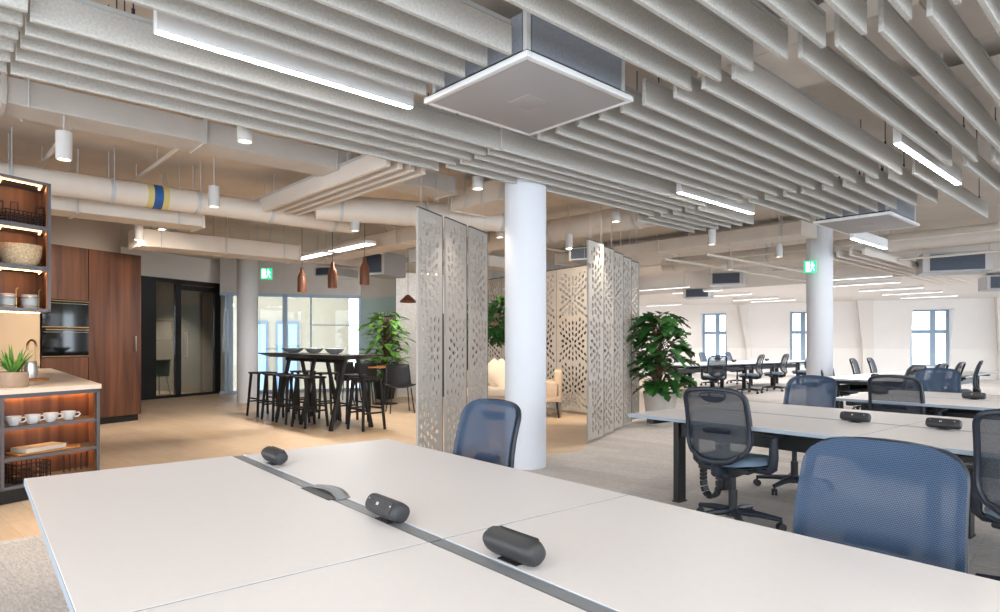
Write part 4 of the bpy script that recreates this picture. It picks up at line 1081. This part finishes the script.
# ------------------------------------------------------------------ plants
def pot_lathe(b, r, h, lip=.02): b.lathe([(0, 0), (r*.72, 0), (r*.76, .01), (r, h-.02), (r, h), (r-lip, h), (r-lip, h-.05), (0, h-.06)], 36)
def big_plant(u_, d_, label, h0, h1, rad, n, split, potm, pr, ph, lm='leaf', L=(.16, .3), seed=1):
    random.seed(seed)
    x, y = U(u_, d_); root = thing('potted_plant', label, 'plant', (x, y, 0), 0)
    b = MB(); pot_lathe(b, pr, ph); b.obj('pot', potm, root)
    b = MB(); b.cyl((0, 0, ph-.06), (0, 0, ph-.04), pr-.03, n=24); b.obj('soil', 'soil', root)
    b = MB(); f = MB()
    b.tube([(0, 0, ph-.05), (.01, .01, (ph+h1)/2), (.0, 0, h1-.25)], [.028, .022, .012], 8)
    for k in range(n):
        a = random.uniform(0, 2*math.pi); z = h0+(h1-h0)*((k+random.random())/n)
        t = (z-h0)/(h1-h0); rr = rad*(.55+.45*math.sin(math.pi*min(1, .15+t*.8)))*random.uniform(.2, 1)
        p = Vector((rr*math.cos(a), rr*math.sin(a), z)); s = Vector((0, 0, max(ph-.03, z-random.uniform(.15, .4))))
        if s.z > h1-.3: s.z = h1-.3
        m_ = (s+p)/2+Vector((0, 0, .06)); b.tube([s, m_, p], [.008, .006, .004], 5)
        l = random.uniform(*L)
        leaf(f, p, (math.cos(a)+random.uniform(-.5, .5), math.sin(a)+random.uniform(-.5, .5), random.uniform(-.5, .45)), (random.uniform(-.3, .3), random.uniform(-.3, .3), 1), l, l*(.95 if split else .5), split, .3)
    b.obj('stems', 'stem', root); f.obj('foliage', lm, root, ang=80)
    return root
big_plant(660, 9.75, 'large monstera in a pale grey pot beside the right hand screens', .58, 1.72, .37, 150, True, 'pot', .25, .5, seed=3, L=(.2, .34))
big_plant(385, 14.4, 'tall bright green leafy plant in a dark pot by the mint wall', .42, 1.95, .5, 240, False, 'blackp', .26, .4, 'leaf_b', (.16, .3), seed=5)
random.seed(11)
x, y = U(489, 9.3); root = thing('hanging_plant', 'bushy green plant hanging between the left screens and the white column', 'plant', (x, y, 1.25), 0)
b = MB(); b.lathe([(0, .28), (.1, .28), (.14, .32), (.15, .44), (.13, .44), (.12, .34), (0, .33)], 24); b.obj('pot', 'potb', root)
b = MB()
for k in range(3): a = R(120*k); b.cyl((.14*math.cos(a), .14*math.sin(a), .44), (0, 0, .95), .004, n=5)
b.cyl((0, 0, .95), (0, 0, SLAB-1.25), .004, n=6); b.obj('cord', 'stem', root)
f = MB()
for k in range(420):
    a = random.uniform(0, 2*math.pi); ph = random.uniform(-1, 1); rr = .36*random.uniform(.5, 1)
    p = Vector((rr*math.cos(a)*math.sqrt(1-ph*ph*.7), rr*math.sin(a)*math.sqrt(1-ph*ph*.7), .36+.34*ph)); l = random.uniform(.08, .15)
    leaf(f, p, (math.cos(a)+random.uniform(-.6, .6), math.sin(a)+random.uniform(-.6, .6), random.uniform(-.9, .3)), (random.uniform(-.6, .6), random.uniform(-.6, .6), 1), l, l*.62, False, .3)
f.obj('foliage', 'leaf', root, ang=80)

# ------------------------------------------------------------------ perforated screens
def leaf_hole(cx, cy, ang, L, W, n=7):
    pts = []
    for k in range(n): t = k/n; pts.append((-L/2+L*t, W/2*math.sin(math.pi*(.08+.92*t))**.8 if t > 0 else 0))
    for k in range(n): t = 1-k/n; pts.append((-L/2+L*t, -W/2*math.sin(math.pi*(.08+.92*t))**.8 if t < 1 else 0))
    c, s = math.cos(ang), math.sin(ang)
    return [(cx+c*x-s*y, cy+s*x+c*y) for x, y in pts]
def motif_holes(w, h, T, phase=0.0, margin=.014):
    """rosettes of leaf-shaped cut-outs, tile size T"""
    H = []; ny = int(h/T)+2
    centers = [(w*.5+(phase*T if j % 2 else -phase*T), (j+.5)*T) for j in range(-1, ny)]
    rings = [(.105, 6, .115, .07), (.225, 12, .118, .074), (.345, 18, .118, .074), (.465, 24, .112, .072), (.585, 30, .11, .07)]
    taken = []
    for cx, cy in centers:
        for r, n, L, W in rings:
            for k in range(n):
                a = 2*math.pi*(k+(.5 if n % 12 else 0))/n
                x, y = cx+r*T*math.cos(a), cy+r*T*math.sin(a)
                if abs(y-cy) > T*.56: continue
                ext = L*T*.5
                if x-ext*abs(math.cos(a))-W*T*.3 < margin or x+ext*abs(math.cos(a))+W*T*.3 > w-margin or y-ext < .03 or y+ext > h-.03: continue
                if any((x-tx)**2+(y-ty)**2 < (.104*T)**2 for tx, ty in taken): continue
                taken.append((x, y)); H.append(leaf_hole(x, y, a if (k % 2 == 0 or r < .2) else a+.25, L*T, W*T))
        # corner fillers
    for j in range(-1, ny):
        for sx in (-.47, -.4, .4, .47):
            x, y = w*.5+sx*T, (j+1)*T
            for dy in (-.06, .06):
                yy = y+dy*T; ext = .05*T
                if x-ext < margin or x+ext > w-margin or yy-ext < .03 or yy+ext > h-.03: continue
                if any((x-tx)**2+(yy-ty)**2 < (.10*T)**2 for tx, ty in taken): continue
                taken.append((x, yy)); H.append(leaf_hole(x, yy, 0, .08*T, .05*T))
    return H
def screen_mesh(w, h, T, phase=0, th=.02):
    cu = bpy.data.curves.new('panel_outline', 'CURVE'); cu.dimensions = '2D'; cu.fill_mode = 'BOTH'; cu.extrude = th/2
    def sp(pts):
        s = cu.splines.new('POLY'); s.points.add(len(pts)-1); s.use_cyclic_u = True
        for q, (x, y) in zip(s.points, pts): q.co = (x, y, 0, 1)
    sp([(0, 0), (w, 0), (w, h), (0, h)])
    for hole in motif_holes(w, h, T, phase): sp(hole)
    o = bpy.data.objects.new('tmp_outline', cu); COL.objects.link(o)
    dg = bpy.context.evaluated_depsgraph_get(); me = bpy.data.meshes.new_from_object(o.evaluated_get(dg))
    bpy.data.objects.remove(o); bpy.data.curves.remove(cu)
    me.transform(Matrix.Rotation(R(90), 4, 'X')); me.materials.clear(); me.materials.append(M['screen'])
    return me
SZ0, SH = .05, 2.50
def screen_panel(p, rz, me, w, label, group, z0=SZ0, h=SH, nm='hanging_screen'):
    root = thing(nm, label, 'screen', (p[0], p[1], z0), rz, group)
    me.name = 'perforated_board'; o = bpy.data.objects.new('perforated_board', me); COL.objects.link(o); o.parent = root
    b = MB(); b.box((w/2, 0, h+.008), (w, .022, .016)); b.obj('top_rail', 'screen_edge', root, smooth=False)
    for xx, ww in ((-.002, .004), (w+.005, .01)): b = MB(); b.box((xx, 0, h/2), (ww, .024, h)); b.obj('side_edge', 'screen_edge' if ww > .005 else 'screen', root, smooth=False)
    for xx in (w*.15, w*.85): b = MB(); b.cyl((xx, 0, h+.02), (xx, 0, SLAB-z0), .0022, n=6); b.obj('cable', 'rail', root)
    return root
meA = screen_mesh(.50, SH, .74, .14)
p0 = Vector((-.785, 6.05)); 
dirL = (Vector((-.12, 7.6))-p0); nL = 3; stepL = dirL/nL
for i in range(3):
    p = p0+stepL*i; screen_panel(p, math.atan2(stepL.y, stepL.x)+R(1.5), meA, .5, 'grey perforated hanging panel left of the white column, %s of three' % ['nearest', 'middle', 'farthest'][i], 'left hanging screens')
p1 = Vector((1.094, 7.95)); stepR = Vector((.222, .49)); meB = screen_mesh(.47, SH, .74, .14)
for i in range(5):
    p = p1+stepR*i; screen_panel(p, math.atan2(stepR.y, stepR.x)-R(8), meB, .47, 'grey perforated hanging panel right of the white column, %s of five' % ['nearest', 'second', 'middle', 'fourth', 'farthest'][i], 'right hanging screens')
meC = screen_mesh(.86, SH+.05, .80); pe = Vector(U(590, 11.0)); ps = Vector((.75, 12.15)); bdir = (ps-pe).normalized(); 
for i in range(4):
    p = pe+bdir*(.875*(i+1)); screen_panel(p, math.atan2(-bdir.y, -bdir.x), meC, .86, 'perforated panel of the back wall screen behind the lounge, %s from the right' % ['first', 'second', 'third', 'fourth'][i], 'back screen panels', h=SH+.05)

# lounge seating between the screens
def sofa(u_, d_, w, rz, label, m='beige', name='sofa'):
    x, y = U(u_, d_); root = thing(name, label, name, (x, y, 0), rz)
    b = MB(); b.box((0, 0, .33), (w, .7, .12), bev=.02); b.obj('base', m, root)
    b = MB(); b.box((0, -.04, .46), (w-.2, .62, .14), bev=.04, seg=3); b.obj('seat_cushion', 'cream', root)
    b = MB(); b.box((0, .3, .56), (w, .14, .5), bev=.05, seg=3); b.obj('backrest', m, root)
    for s in (-1, 1):
        b = MB(); b.box((s*(w/2-.06), 0, .47), (.12, .7, .3), bev=.04, seg=3); b.obj('armrest', m, root)
        for q in (-1, 1): b = MB(); b.cyl((s*(w/2-.07), q*.28, .28), (s*(w/2-.04), q*.31, 0), .014, n=8); b.obj('leg', 'black', root)
    return root
sofa(493, 10.7, 1.0, R(-8), 'beige sofa with cream cushions partly hidden by the white column')
sofa(540.5, 11.0, .66, R(-95), 'beige armchair with thin black legs just right of the white column', name='armchair')
for i, (u_, d_) in enumerate([(494.5, 10.72), (501.5, 10.66)]):
    x, y = U(u_, d_); b = MB()
    def cu_(a, t):
        X, Z = (a-.5)*2, (t-.5)*2; return X, Z
    def fr(a, t): X, Z = cu_(a, t); return (.19*X, -.05*(1-X**4)*(1-Z**4), .19*Z)
    def bk_(a, t): X, Z = cu_(a, t); return (.19*X, .05*(1-X**4)*(1-Z**4), .19*Z)
    b.grid(fr, 10, 10); b.grid(bk_, 10, 10); o = tag(b.obj('cushion', 'cream', None, (x, y, .755)), 'cream cushion set on its corner on the beige sofa, %s one' % ('left' if i == 0 else 'right'), 'cushion', 'sofa cushions')
    o.rotation_euler = (R(-14), R(45), 0)
# meeting room chair behind the glass
shell_chair(156, 15.3, R(60), 'dark shell chair inside the glass meeting room')
# framed picture on the mint wall
tm = wb.lerp(teal1, .82); td = (teal1-wb).normalized()
root = thing('wall_screen', 'black framed pale panel on the mint wall behind the tall plant', 'picture', (tm.x+td.y*.03, tm.y-td.x*.03, 1.62), math.atan2(td.y, td.x))
b = MB(); b.box((0, 0, 0), (.8, .03, .62), bev=.004); b.obj('frame', 'blackframe', root)
b = MB(); b.box((-.02, -.018, 0), (.7, .004, .54)); b.obj('panel', 'facade', root, smooth=False)

# ------------------------------------------------------------------ light
w = bpy.data.worlds.new('world'); scene.world = w; w.use_nodes = True
nt = w.node_tree; bg = nt.nodes['Background']
bg.inputs['Color'].default_value = (.80, .90, 1.0, 1); bg.inputs['Strength'].default_value = 6
scene.view_settings.view_transform = 'Standard'; scene.view_settings.look = 'None'
scene.view_settings.gamma = 1; scene.view_settings.use_curve_mapping = False
scene.view_settings.exposure = 0.12
